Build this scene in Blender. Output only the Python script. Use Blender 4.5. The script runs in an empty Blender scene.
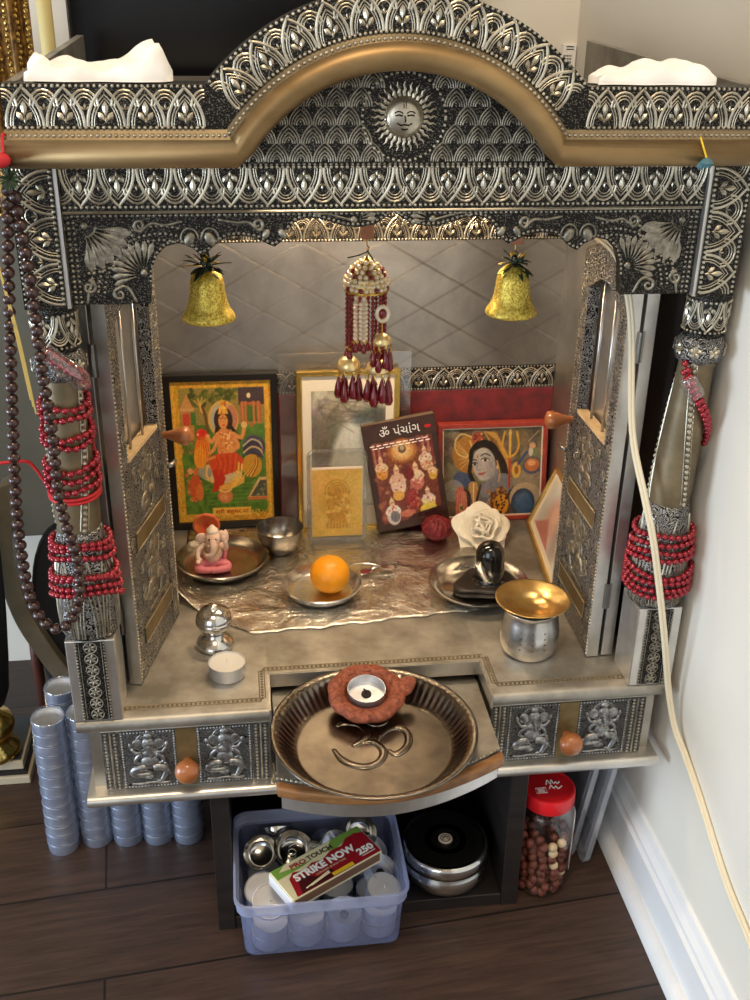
import bpy, math, random
import numpy as np
from mathutils import Vector, Matrix
random.seed(7)
PI = math.pi
sin, cos = math.sin, math.cos
SC = bpy.context.scene
COL = SC.collection

# ------------------------------------------------------------------ materials
def lin(c):
    return tuple(((x/255)/12.92 if x/255 <= .04045 else ((x/255+.055)/1.055)**2.4) for x in c)
class NT:
    def __init__(s, name):
        s.m = bpy.data.materials.new(name); s.m.use_nodes = True
        s.t = s.m.node_tree; s.n = s.t.nodes; s.b = s.n['Principled BSDF']; s.out = s.n['Material Output']
    def node(s, typ, **kw):
        n = s.n.new(typ)
        for k, v in kw.items():
            if k in n.inputs: n.inputs[k].default_value = v
            else: setattr(n, k, v)
        return n
    def link(s, a, b): s.t.links.new(a, b)
    def coord(s):
        return s.node('ShaderNodeTexCoord').outputs['Object']
    def ramp(s, fac, stops):
        r = s.node('ShaderNodeValToRGB'); e = r.color_ramp.elements
        while len(e) < len(stops): e.new(.5)
        for el, (p, c) in zip(e, stops): el.position = p; el.color = (*c, 1)
        s.link(fac, r.inputs[0]); return r.outputs[0]
    def noise(s, scale, detail=4, rough=.55, vec=None, dist=0, stretch=None):
        n = s.node('ShaderNodeTexNoise', Scale=scale, Detail=detail, Roughness=rough, Distortion=dist)
        v = vec or s.coord()
        if stretch:
            mp = s.node('ShaderNodeMapping'); mp.inputs['Scale'].default_value = stretch; s.link(v, mp.inputs[0]); v = mp.outputs[0]
        s.link(v, n.inputs['Vector']); return n.outputs[0]
    def bump(s, h, strength=.3, dist=.001):
        b = s.node('ShaderNodeBump', Strength=strength, Distance=dist); s.link(h, b.inputs['Height'])
        s.link(b.outputs[0], s.b.inputs['Normal']); return b
def mat(name, c, rough=.5, metal=0., **kw):
    t = NT(name); t.b.inputs['Base Color'].default_value = (*lin(c), 1)
    t.b.inputs['Roughness'].default_value = rough; t.b.inputs['Metallic'].default_value = metal
    for k, v in kw.items(): t.b.inputs[k].default_value = v
    return t.m
def mottled(name, c1, c2, scale, rough=.5, metal=0., bump=.0, stretch=None, bscale=None, lo=.35, hi=.65, rvar=0, **kw):
    t = NT(name); f = t.noise(scale, 5, .6, stretch=stretch)
    t.link(t.ramp(f, [(lo, lin(c1)), (hi, lin(c2))]), t.b.inputs['Base Color'])
    t.b.inputs['Roughness'].default_value = rough; t.b.inputs['Metallic'].default_value = metal
    for k, v in kw.items(): t.b.inputs[k].default_value = v
    if rvar:
        r = t.node('ShaderNodeMapRange'); r.inputs['To Min'].default_value = rough-rvar; r.inputs['To Max'].default_value = rough+rvar
        t.link(f, r.inputs[0]); t.link(r.outputs[0], t.b.inputs['Roughness'])
    if bump: t.bump(t.noise(bscale or scale*2, 4, stretch=stretch), bump)
    return t.m
def clear(name, tint, gloss=.12, diff=0., dcol=(255, 255, 255), rough=.05, trl=False):
    # thin clear plastic / glass wall: straight transmission + fresnel gloss + a little milkiness
    t = NT(name); t.n.remove(t.b)
    tr = t.node('ShaderNodeBsdfTransparent'); tr.inputs[0].default_value = (*lin(tint), 1)
    gl = t.node('ShaderNodeBsdfGlossy'); gl.inputs['Roughness'].default_value = rough
    df = t.node('ShaderNodeBsdfTranslucent' if trl else 'ShaderNodeBsdfDiffuse'); df.inputs[0].default_value = (*lin(dcol), 1)
    lw = t.node('ShaderNodeLayerWeight', Blend=.25)
    ad = t.node('ShaderNodeMath', operation='MULTIPLY_ADD'); t.link(lw.outputs['Facing'], ad.inputs[0]); ad.inputs[1].default_value = .35; ad.inputs[2].default_value = gloss
    m1 = t.node('ShaderNodeMixShader'); m1.inputs[0].default_value = diff; t.link(tr.outputs[0], m1.inputs[1]); t.link(df.outputs[0], m1.inputs[2])
    m2 = t.node('ShaderNodeMixShader'); t.link(ad.outputs[0], m2.inputs[0]); t.link(m1.outputs[0], m2.inputs[1]); t.link(gl.outputs[0], m2.inputs[2])
    t.link(m2.outputs[0], t.out.inputs[0]); return t.m

def m_dots():
    t = NT('oxidised_stippled_metal')
    v = t.node('ShaderNodeTexVoronoi', Scale=680.0); t.link(t.coord(), v.inputs['Vector'])
    c = t.ramp(v.outputs['Distance'], [(.0, (.26, .24, .20)), (.24, (.13, .12, .10)), (.40, (.016, .014, .012))])
    t.link(c, t.b.inputs['Base Color']); t.b.inputs['Metallic'].default_value = .75; t.b.inputs['Roughness'].default_value = .42
    inv = t.node('ShaderNodeMath', operation='SUBTRACT'); inv.inputs[0].default_value = 1; t.link(v.outputs['Distance'], inv.inputs[1])
    t.bump(inv.outputs[0], .5, .0012); return t.m
def m_carved(name, scale, dark=(.012, .011, .010), light=(.50, .475, .43)):
    # densely chased silver with blackened recesses: warped concentric curls
    t = NT(name)
    n = t.node('ShaderNodeTexNoise', Scale=scale*.35, Detail=2.0); t.link(t.coord(), n.inputs['Vector'])
    v = t.node('ShaderNodeTexVoronoi', Scale=scale); 
    mx = t.node('ShaderNodeMix', data_type='VECTOR'); mx.inputs[0].default_value = .02
    t.link(t.coord(), mx.inputs[4]); t.link(n.outputs['Color'], mx.inputs[5]); t.link(mx.outputs[1], v.inputs['Vector'])
    mu = t.node('ShaderNodeMath', operation='MULTIPLY'); t.link(v.outputs['Distance'], mu.inputs[0]); mu.inputs[1].default_value = 22
    sn = t.node('ShaderNodeMath', operation='SINE'); t.link(mu.outputs[0], sn.inputs[0])
    mr = t.node('ShaderNodeMapRange'); mr.inputs[1].default_value = -1; t.link(sn.outputs[0], mr.inputs[0])
    t.link(t.ramp(mr.outputs[0], [(.25, dark), (.8, light)]), t.b.inputs['Base Color'])
    t.b.inputs['Metallic'].default_value = .85; t.b.inputs['Roughness'].default_value = .4
    t.bump(mr.outputs[0], .6, .001); return t.m
def m_foil():
    t = NT('crumpled_foil')
    n1 = t.noise(28, 6, .62, dist=1.2); n2 = t.noise(110, 3, .5, dist=.8)
    ad = t.node('ShaderNodeMath', operation='MULTIPLY_ADD'); t.link(n2, ad.inputs[0]); ad.inputs[1].default_value = .25; t.link(n1, ad.inputs[2])
    t.link(t.ramp(n1, [(.35, lin((196, 192, 184))), (.65, lin((228, 224, 216)))]), t.b.inputs['Base Color'])
    t.b.inputs['Metallic'].default_value = 1; t.b.inputs['Roughness'].default_value = .27
    t.bump(ad.outputs[0], .6, .008); return t.m
def m_floor():
    t = NT('dark_wood_floor'); c = t.coord()
    br = t.node('ShaderNodeTexBrick'); br.offset = .37
    for k, v in dict(Scale=1.0).items(): br.inputs[k].default_value = v
    br.inputs['Brick Width'].default_value = 1.1; br.inputs['Row Height'].default_value = .125
    br.inputs['Mortar Size'].default_value = .0014; br.inputs['Color1'].default_value = (*lin((82, 63, 53)), 1)
    br.inputs['Color2'].default_value = (*lin((70, 54, 46)), 1); br.inputs['Mortar'].default_value = (*lin((30, 22, 18)), 1)
    mp = t.node('ShaderNodeMapping'); mp.inputs['Location'].default_value = (.3, .02, 0); mp.inputs['Rotation'].default_value = (0, 0, -.09); t.link(c, mp.inputs[0]); t.link(mp.outputs[0], br.inputs['Vector'])
    g = t.noise(9, 8, .65, vec=mp.outputs[0], stretch=(1.2, 14, 1), dist=.6)
    mx = t.node('ShaderNodeMix', data_type='RGBA', blend_type='MULTIPLY'); mx.inputs[0].default_value = .85
    t.link(br.outputs['Color'], mx.inputs[6]); t.link(t.ramp(g, [(.3, (.30, .29, .29)), (.7, (1.05, 1, .95))]), mx.inputs[7])
    t.link(mx.outputs[2], t.b.inputs['Base Color']); t.b.inputs['Roughness'].default_value = .42
    t.bump(g, .12, .002); return t.m
def m_quilt():
    # sheet metal pressed with crossing double diagonal lines
    t = NT('pressed_diamond_sheet'); sp = t.node('ShaderNodeSeparateXYZ'); t.link(t.coord(), sp.inputs[0])
    hs = []
    for sg in (1, -1):
        a = t.node('ShaderNodeMath', operation='MULTIPLY_ADD'); t.link(sp.outputs['Z'], a.inputs[0]); a.inputs[1].default_value = sg*1.75; t.link(sp.outputs['X'], a.inputs[2])
        mu = t.node('ShaderNodeMath', operation='MULTIPLY'); t.link(a.outputs[0], mu.inputs[0]); mu.inputs[1].default_value = 1/.098
        pp = t.node('ShaderNodeMath', operation='PINGPONG'); t.link(mu.outputs[0], pp.inputs[0]); pp.inputs[1].default_value = .5
        r = t.ramp(pp.outputs[0], [(0.0, (.1,)*3), (.012, (.6,)*3), (.022, (.0,)*3), (.034, (.6,)*3), (.04, (.6,)*3)])
        hs.append(r)
    mx = t.node('ShaderNodeMix', data_type='RGBA', blend_type='MULTIPLY'); mx.inputs[0].default_value = 1; t.link(hs[0], mx.inputs[6]); t.link(hs[1], mx.inputs[7])
    f = t.noise(9, 6, .65, dist=.4)
    m3 = t.node('ShaderNodeMix', data_type='RGBA', blend_type='MULTIPLY'); m3.inputs[0].default_value = .8; t.link(t.ramp(f, [(.35, lin((152, 148, 142))), (.65, lin((188, 183, 175)))]), m3.inputs[6]); t.link(t.ramp(mx.outputs[2], [(.0, (.35, .33, .3)), (.30, (1, 1, 1))]), m3.inputs[7]); t.link(m3.outputs[2], t.b.inputs['Base Color'])
    t.b.inputs['Metallic'].default_value = .9; t.b.inputs['Roughness'].default_value = .36
    t.bump(mx.outputs[2], .4, .001); return t.m
def m_vcol(name, rough=.35, spec=.5, metal=0):
    t = NT(name); a = t.node('ShaderNodeVertexColor', layer_name='print'); t.link(a.outputs[0], t.b.inputs['Base Color'])
    t.b.inputs['Roughness'].default_value = rough; t.b.inputs['Specular IOR Level'].default_value = spec; t.b.inputs['Metallic'].default_value = metal
    return t.m
def m_glitter(name, c1, c2, metal=1, rough=.28):
    t = NT(name); v = t.node('ShaderNodeTexVoronoi', Scale=700.0); t.link(t.coord(), v.inputs['Vector'])
    t.link(t.ramp(v.outputs['Color'], [(.1, lin(c1)), (.8, lin(c2))]), t.b.inputs['Base Color'])
    t.b.inputs['Metallic'].default_value = metal; t.b.inputs['Roughness'].default_value = rough
    t.bump(v.outputs['Color'], .9, .002); return t.m

M = dict(
 dots=m_dots(), carved=m_carved('chased_silver', 185, light=(.40, .39, .37)), carved2=m_carved('fine_chased_silver', 300, (.008, .008, .009), (.20, .195, .19)),
 rib=mottled('raised_silver', (164, 155, 136), (210, 201, 181), 60, .36, .9),
 silver=mottled('worn_silver_sheet', (168, 162, 150), (205, 199, 188), 14, .38, .92, bump=.05, rvar=.08),
 slab=mottled('tarnished_silver_sheet', (136, 131, 121), (178, 173, 163), 22, .44, .75, bump=.14, bscale=150, rvar=.1),
 silver2=mottled('plain_silver_edge', (196, 192, 186), (222, 219, 213), 20, .34, .9),
 tube=mottled('aged_brass_moulding', (128, 102, 66), (166, 138, 96), 16, .46, .75, bump=.05, rvar=.08, stretch=(.5, 1, 1)),
 brassplate=mottled('dull_brass_sheet', (108, 92, 60), (138, 118, 80), 30, .5, .7),
 shaft=mottled('worn_pillar_brass', (102, 89, 66), (134, 118, 90), 25, .5, .5, bump=.04),
 wood=mottled('worn_tray_wood', (112, 74, 40), (160, 112, 66), 30, .5, 0, bump=.1, stretch=(.4, 3, 3)),
 knobwood=mottled('turned_knob_wood', (150, 86, 44), (178, 110, 62), 40, .35, 0, stretch=(1, 1, 3), **{'Coat Weight': .4}),
 foil=m_foil(), floor=m_floor(), quilt=m_quilt(),
 velvet=mottled('dark_red_velvet', (92, 8, 18), (128, 16, 28), 60, .75, 0, bump=.1, **{'Sheen Weight': .5}),
 espresso=mottled('dark_stand_wood', (26, 21, 19), (38, 32, 29), 12, .42, 0, stretch=(1, 1, 6)),
 wall=mottled('painted_wall', (226, 219, 206), (232, 226, 214), 3, .6, 0, bump=.03, bscale=180),
 trim=mottled('white_trim_paint', (226, 226, 226), (236, 236, 236), 8, .4, 0),
 greywall=mottled('grey_cabinet_paint', (84, 80, 68), (96, 92, 79), 4, .55),
 tissue=mottled('white_tissue', (240, 238, 232), (248, 246, 242), 40, .85, 0, bump=.15),
 steel=mat('polished_steel', (214, 212, 208), .16, 1.0), steelb=mottled('brushed_steel', (196, 194, 190), (220, 218, 214), 60, .26, 1.0, bump=.03),
 steeld=mottled('dark_steel', (146, 139, 129), (180, 173, 163), 40, .26, 1.0), steelg=mottled('tarnished_plate_steel', (106, 100, 92), (140, 132, 122), 30, .26, 1.0, bump=.04, bscale=200),
 brass=mottled('brushed_brass', (200, 164, 98), (222, 190, 128), 60, .30, 1.0, bump=.05), brightgold=mat('bright_filigree_gold', (255, 226, 160), .3, .7), blackrough=mottled('dark_base_stone', (24, 19, 17), (38, 30, 26), 80, .42, 0, bump=.1), gold=mat('gold_metal', (226, 186, 96), .25, 1.0),
 goldd=mottled('gold_moulding', (196, 164, 90), (224, 196, 128), 40, .3, .9),
 black=mat('gloss_black', (14, 12, 12), .12, 0, **{'Coat Weight': .5}), blackm=mat('matt_black', (16, 15, 15), .6), blackframe=mat('black_frame', (24, 20, 16), .3),
 lid=mat('black_lid', (22, 21, 20), .25), screen=mat('dark_screen', (8, 8, 9), .22),
 orange=mottled('orange_peel', (228, 142, 8), (240, 162, 20), 30, .42, 0, bump=.25, bscale=260, **{'Subsurface Weight': .08}),
 rose=mottled('cream_petals', (238, 226, 202), (246, 238, 220), 60, .7, 0, **{'Subsurface Weight': .1}), redfl=mottled('dark_red_petals', (96, 14, 22), (132, 26, 34), 90, .55, 0, bump=.2),
 ribd=mottled('tarnished_relief_silver', (116, 109, 96), (172, 164, 147), 160, .46, .85),
 ribc=mottled('cool_raised_silver', (112, 112, 112), (176, 176, 175), 200, .40, .85), boxrim=clear('blue_tinted_rim', (222, 230, 255), .16, .46, (206, 216, 255), .14),
 stem=mat('green_leaf', (44, 62, 38), .6), leafd=mottled('dark_green_garland', (26, 36, 26), (56, 72, 52), 200, .45), 
 clay=mottled('speckled_clay', (112, 52, 34), (168, 94, 66), 220, .7, 0, bump=.4, bscale=300),
 wax=mat('white_wax', (236, 230, 220), .45, 0, **{'Subsurface Weight': .15}), cup=mottled('tealight_aluminium', (206, 208, 214), (226, 228, 232), 80, .32, .7), wick=mat('burnt_wick', (40, 34, 30), .8),
 redbead=mat('glossy_red_bead', (152, 30, 46), .24, .45, **{'Coat Weight': .4}), redcord=mat('red_cord', (190, 30, 36), .6), brownbead=mat('brown_wood_bead', (54, 31, 28), .3, 0, **{'Coat Weight': .3}),
 redbrown=mat('red_bead_marker', (150, 34, 38), .35),
 cord=mat('cream_cable', (224, 212, 184), .5), straw=mat('straw_thread', (196, 170, 96), .6),
 bell=m_glitter('gold_glitter', (176, 136, 30), (252, 230, 110), .55, .42), garnet=mat('garnet_glass', (120, 10, 26), .15, .1, **{'Coat Weight': .6}), pearl=mat('pearl', (240, 220, 190), .25, .2), crystal=m_glitter('gold_crystal', (226, 190, 120), (255, 246, 226), .35, .25),
 pinkskin=mottled('pale_pink_clay', (230, 190, 168), (242, 214, 194), 60, .5), pink=mat('pink_cloth', (218, 122, 132), .55), orangec=mottled('orange_halo', (214, 110, 50), (190, 60, 40), 80, .6), cream=mat('cream_paint', (240, 220, 196), .5),
 clearp=clear('clear_acrylic', (244, 244, 242), .09, .03), glass=clear('jar_glass', (250, 250, 250), .05, .0), wrap=clear('shrink_wrap', (236, 242, 254), .20, .07, (190, 210, 250), .10),
 box=clear('blue_tinted_plastic', (226, 232, 252), .10, .24, (190, 204, 255), .14), lidp=clear('clear_plastic_lid', (240, 242, 246), .10, .26, (226, 229, 236), .15), sleeve=clear('plastic_sleeve', (250, 246, 246), .12, .06),
 lidred=mottled('red_lid', (206, 24, 34), (220, 34, 42), 30, .3), white=mat('white_ink', (240, 238, 234), .5), labelw=mat('white_label', (236, 232, 230), .5), labelr=mat('red_ink', (176, 28, 36), .45),
 nut=mottled('hazelnut_skin', (84, 36, 28), (134, 70, 52), 90, .42), nutw=mat('blanched_nut', (226, 200, 156), .5),
 mg=mat('box_green', (120, 160, 70), .45), mcream=mat('box_cream', (222, 214, 176), .45), mred=mat('box_red', (152, 24, 36), .4), mdark=mat('box_dark_red', (70, 16, 22), .45), myel=mat('box_yellow', (232, 190, 40), .5), mbrown=mat('striker_brown', (112, 80, 58), .8), mbk=mat('ink_black', (24, 20, 20), .5),
 redframe=mottled('red_wood_frame', (150, 52, 42), (178, 72, 58), 40, .4), mount=mat('cream_mount', (226, 214, 192), .7),
 print=m_vcol('printed_picture'), gprint=m_vcol('gold_foil_print', .32, .5, .45), cover=mottled('brown_book_cover', (62, 38, 30), (74, 48, 38), 30, .4), page=mat('page_edges', (108, 88, 70), .8),
 hinge=mat('hinge_steel', (150, 146, 140), .4, 1), sequin=m_glitter('gold_sequins', (110, 76, 28), (240, 200, 110)), sequind=mottled('brown_gold_net', (70, 44, 18), (150, 110, 50), 160, .5, .5),
 yellowc=mat('pale_yellow_wax', (216, 196, 130), .5), bluec=mat('blue_band', (60, 72, 130), .5), brownleg=mat('red_brown_wood', (84, 48, 40), .35), greyarm=mottled('grey_wood_arm', (100, 91, 74), (120, 110, 90), 20, .4), darkstone=mottled('dark_plinth_top', (30, 34, 38), (48, 54, 58), 20, .35), creamedge=mat('cream_plinth_edge', (176, 164, 140), .5),
 ledge=mottled('bare_ledge_wood', (190, 160, 116), (212, 184, 142), 60, .5), patina=mat('blue_green_flower', (70, 110, 120), .7),
 tealb=mat('bulb_brass', (200, 150, 70), .4, .6),
)
def emis(name, c, s):
    t = NT(name); t.b.inputs['Emission Color'].default_value = (*lin(c), 1); t.b.inputs['Emission Strength'].default_value = s; t.b.inputs['Base Color'].default_value = (*lin(c), 1); return t.m
M['led'] = emis('led_strip_glow', (255, 206, 140), 14)

# ------------------------------------------------------------------ mesh builder
class MB:
    def __init__(s, T=None): s.v = []; s.f = []; s.mi = []; s.T = T
    def add(s, vs, fs, m=0):
        o = len(s.v)
        s.v += [tuple(s.T(*p)) for p in vs] if s.T else [tuple(p) for p in vs]
        s.f += [tuple(i+o for i in f) for f in fs]; s.mi += [m]*len(fs); return s
    def box(s, x0, x1, y0, y1, z0, z1, m=0):
        return s.add([(x0,y0,z0),(x1,y0,z0),(x1,y1,z0),(x0,y1,z0),(x0,y0,z1),(x1,y0,z1),(x1,y1,z1),(x0,y1,z1)],
              [(0,3,2,1),(4,5,6,7),(0,1,5,4),(1,2,6,5),(2,3,7,6),(3,0,4,7)], m)
    def tube(s, pts, r, seg=6, m=0, closed=False, sq=(1,1,1)):
        P = [Vector(p) for p in pts]; n = len(P); R = r if isinstance(r, (list, tuple)) else [r]*n
        tang = []
        for i in range(n):
            a = P[(i-1) % n] if (closed or i > 0) else P[i]; b = P[(i+1) % n] if (closed or i < n-1) else P[i]
            t = (b-a); tang.append(t.normalized() if t.length > 1e-9 else Vector((0,0,1)))
        up = Vector((0,0,1)) if abs(tang[0].z) < .9 else Vector((0,1,0))
        N = (up - tang[0]*up.dot(tang[0])).normalized(); vs = []; fs = []
        for i in range(n):
            N = (N - tang[i]*N.dot(tang[i]));
            N = N.normalized() if N.length > 1e-6 else Vector((1,0,0))
            B = tang[i].cross(N)
            for k in range(seg):
                a = 2*PI*k/seg; d = (N*cos(a)+B*sin(a))*R[i]
                vs.append((P[i].x+d.x*sq[0], P[i].y+d.y*sq[1], P[i].z+d.z*sq[2]))
        for i in range(n if closed else n-1):
            j = (i+1) % n
            for k in range(seg):
                l = (k+1) % seg; fs.append((i*seg+k, i*seg+l, j*seg+l, j*seg+k))
        if not closed: fs.append(tuple(range(seg-1,-1,-1))); fs.append(tuple((n-1)*seg+k for k in range(seg)))
        return s.add(vs, fs, m)
    def lathe(s, prof, seg=32, c=(0,0,0), m=0, rf=None, closed=False, mats=None):
        vs = []; fs = []; n = len(prof)
        for (r, z) in prof:
            for k in range(seg):
                a = 2*PI*k/seg; rr = r*(rf(a, r, z) if rf else 1); vs.append((c[0]+rr*cos(a), c[1]+rr*sin(a), c[2]+z))
        ms = []
        for i in range(n if closed else n-1):
            j = (i+1) % n
            for k in range(seg):
                l = (k+1) % seg; fs.append((i*seg+k, i*seg+l, j*seg+l, j*seg+k)); ms.append(mats[i] if mats else m)
        o = len(s.f); s.add(vs, fs, m); s.mi[o:] = ms
        if not closed:
            if prof[0][0] > 1e-6: s.add([vs[k] for k in range(seg)], [tuple(range(seg-1,-1,-1))], mats[0] if mats else m)
            if prof[-1][0] > 1e-6: s.add([vs[(n-1)*seg+k] for k in range(seg)], [tuple(range(seg))], mats[-1] if mats else m)
        return s
    def ell(s, c, r, m=0, seg=12, rings=7, rot=None, f=None):
        vs = []; fs = []
        for i in range(rings+1):
            th = PI*i/rings
            for k in range(seg):
                a = 2*PI*k/seg; p = Vector((r[0]*sin(th)*cos(a), r[1]*sin(th)*sin(a), r[2]*cos(th)))
                if f: p = f(p)
                if rot: p = rot @ p
                vs.append((c[0]+p.x, c[1]+p.y, c[2]+p.z))
        for i in range(rings):
            for k in range(seg):
                l = (k+1) % seg; fs.append((i*seg+k, (i+1)*seg+k, (i+1)*seg+l, i*seg+l))
        return s.add(vs, fs, m)
    def dome(s, c, r, m=0, h=None, seg=6):
        # low bead in local (u,v,w), w up
        h = h or r; vs = []; fs = []
        for (rr, hh) in ((1, 0), (.72, .72)):
            for k in range(seg):
                a = 2*PI*k/seg; vs.append((c[0]+r*rr*cos(a), c[1]+r*rr*sin(a), c[2]+h*hh))
        vs.append((c[0], c[1], c[2]+h))
        for k in range(seg):
            l = (k+1) % seg; fs.append((k, l, seg+l, seg+k)); fs.append((seg+k, seg+l, 2*seg))
        return s.add(vs, fs, m)
    def prism(s, poly, w0, w1, m=0):
        n = len(poly); vs = [(p[0], p[1], w0) for p in poly]+[(p[0], p[1], w1) for p in poly]
        fs = [tuple(range(n-1,-1,-1)), tuple(range(n, 2*n))]+[(i, (i+1) % n, n+(i+1) % n, n+i) for i in range(n)]
        return s.add(vs, fs, m)
    def strip(s, A, B, w0, w1, m=0):
        # solid band between polylines A and B (2-D), w0..w1
        n = len(A); vs = []
        for p in A: vs += [(p[0], p[1], w0), (p[0], p[1], w1)]
        for p in B: vs += [(p[0], p[1], w0), (p[0], p[1], w1)]
        fs = []; o = 2*n
        for i in range(n-1):
            a = 2*i; b = 2*i+2
            fs += [(a+1, b+1, o+b+1, o+a+1), (a, o+a, o+b, b), (a, b, b+1, a+1), (o+a, o+a+1, o+b+1, o+b)]
        fs += [(0, 1, o+1, o), (2*n-2, o+2*n-2, o+2*n-1, 2*n-1)]
        return s.add(vs, fs, m)
    def grid(s, fn, nu, nv, m=0):
        vs = [fn(i/nu, j/nv) for j in range(nv+1) for i in range(nu+1)]
        fs = [(j*(nu+1)+i, j*(nu+1)+i+1, (j+1)*(nu+1)+i+1, (j+1)*(nu+1)+i) for j in range(nv) for i in range(nu)]
        return s.add(vs, fs, m)
    def text(s, txt, m=0, size=1, at=(0,0), rot=0, w=.0002, depth=.0, width=None, bold=0):
        c = bpy.data.curves.new('lettering', 'FONT'); c.body = txt; c.size = size; c.align_x = 'CENTER'; c.align_y = 'CENTER'; c.extrude = depth; c.resolution_u = 3; c.offset = bold*size
        o = bpy.data.objects.new('lettering', c); COL.objects.link(o); bpy.context.view_layer.update()
        me = bpy.data.meshes.new_from_object(o.evaluated_get(bpy.context.evaluated_depsgraph_get()))
        vs = [tuple(v.co) for v in me.vertices]; fs = [tuple(p.vertices) for p in me.polygons]
        bpy.data.objects.remove(o); bpy.data.curves.remove(c); bpy.data.meshes.remove(me)
        if not vs: return s
        sx = 1
        if width:
            W = max(v[0] for v in vs)-min(v[0] for v in vs); sx = width/W
        ca, sa = cos(rot), sin(rot)
        return s.add([(at[0]+x*sx*ca-y*sa, at[1]+x*sx*sa+y*ca, w+z) for x, y, z in vs], fs, m)
    def build(s, name, mats, parent=None, smooth=False, bevel=0, solid=0, sub=0, angle=None):
        org = Vector((0,0,0)); p = parent
        while p is not None: org += p.location; p = p.parent
        me = bpy.data.meshes.new(name); me.from_pydata([(v[0]-org.x, v[1]-org.y, v[2]-org.z) for v in s.v], [], s.f)
        for m in (mats if isinstance(mats, (list, tuple)) else [mats]): me.materials.append(M[m])
        me.polygons.foreach_set('material_index', s.mi)
        if smooth: me.polygons.foreach_set('use_smooth', [True]*len(me.polygons))
        me.update(); me.validate()
        if angle is not None: me.set_sharp_from_angle(angle=angle)
        o = bpy.data.objects.new(name, me); COL.objects.link(o); o.parent = parent
        if solid: md = o.modifiers.new('thickness', 'SOLIDIFY'); md.thickness = solid; md.offset = 0
        if sub: md = o.modifiers.new('smooth', 'SUBSURF'); md.levels = md.render_levels = sub
        if bevel: md = o.modifiers.new('edge', 'BEVEL'); md.width = bevel; md.segments = 2; md.limit_method = 'ANGLE'
        return o
def tag(o, label, cat, group=None):
    o['label'] = label; o['category'] = cat
    if group: o['group'] = group
    return o
def thing(name, label, cat, loc=(0,0,0), group=None):
    o = bpy.data.objects.new(name, None); COL.objects.link(o); o.location = loc; o.empty_display_size = .02
    return tag(o, label, cat, group)
def struct(name, mb, m, **kw):
    o = mb.build(name, m, **kw); o['kind'] = 'structure'; return o
def center(o):
    # move a single-mesh thing's origin to the middle of its base
    vs = [v.co for v in o.data.vertices]; c = Vector(((min(v.x for v in vs)+max(v.x for v in vs))/2, (min(v.y for v in vs)+max(v.y for v in vs))/2, min(v.z for v in vs)))
    o.data.transform(Matrix.Translation(-c)); o.location = c; return o
def copy_tree(o, parent=None):
    c = o.copy(); COL.objects.link(c)
    if parent: c.parent = parent
    for ch in list(o.children): copy_tree(ch, c)
    return c
def arc(c, r, a0, a1, n=10, ry=None):
    return [(c[0]+r*cos(a0+(a1-a0)*i/n), c[1]+(ry or r)*sin(a0+(a1-a0)*i/n)) for i in range(n+1)]
def w0(pts, w=0): return [(p[0], p[1], w) for p in pts]
def smoothpts(pts, k=4):
    P = [Vector(p) for p in pts]; out = []
    for i in range(len(P)-1):
        a, b, c, d = P[max(i-1,0)], P[i], P[i+1], P[min(i+2, len(P)-1)]
        for j in range(k):
            t = j/k; out.append(tuple(.5*((2*b)+(c-a)*t+(2*a-5*b+4*c-d)*t*t+(3*b-a-3*c+d)*t**3)))
    out.append(tuple(P[-1])); return out

# ------------------------------------------------------------------ relief ornament in local (u,v,w)
SQ = (1, 1, .55)
def petal(mb, c, a, L, W, m=1, w=0.0, h=.0008, e=1.25):
    # almond leaf starting at c, direction a
    n = 6; ca, sa = cos(a), sin(a); L_ = []; R_ = []; mid = []
    vs = [(c[0], c[1], w)]; 
    for i in range(1, n):
        t = i/n; hw = W/2*sin(PI*t**e); x = t*L
        vs += [(c[0]+x*ca-hw*sa, c[1]+x*sa+hw*ca, w), (c[0]+x*ca, c[1]+x*sa, w+h*sin(PI*t)+.0002), (c[0]+x*ca+hw*sa, c[1]+x*sa-hw*ca, w)]
    vs.append((c[0]+L*ca, c[1]+L*sa, w)); e = len(vs)-1
    fs = [(0, 2, 1), (0, 3, 2)]
    for i in range(n-2):
        a0 = 1+3*i; b0 = a0+3; fs += [(a0, a0+1, b0+1, b0), (a0+1, a0+2, b0+2, b0+1)]
    l = 1+3*(n-2); fs += [(l, l+1, e), (l+1, l+2, e)]
    mb.add(vs, fs, m)
def ogive(p, h, n=8, s=.5):
    # pointed arch polyline centred on u=0: from (-p/2,0) to (0,h) to (p/2,0)
    L = []
    for i in range(n+1):
        t = i/n; L.append((-p/2*(1-t**1.9), h*(t**.86)))
    return L+[(-x, y) for x, y in reversed(L[:-1])]
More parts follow.
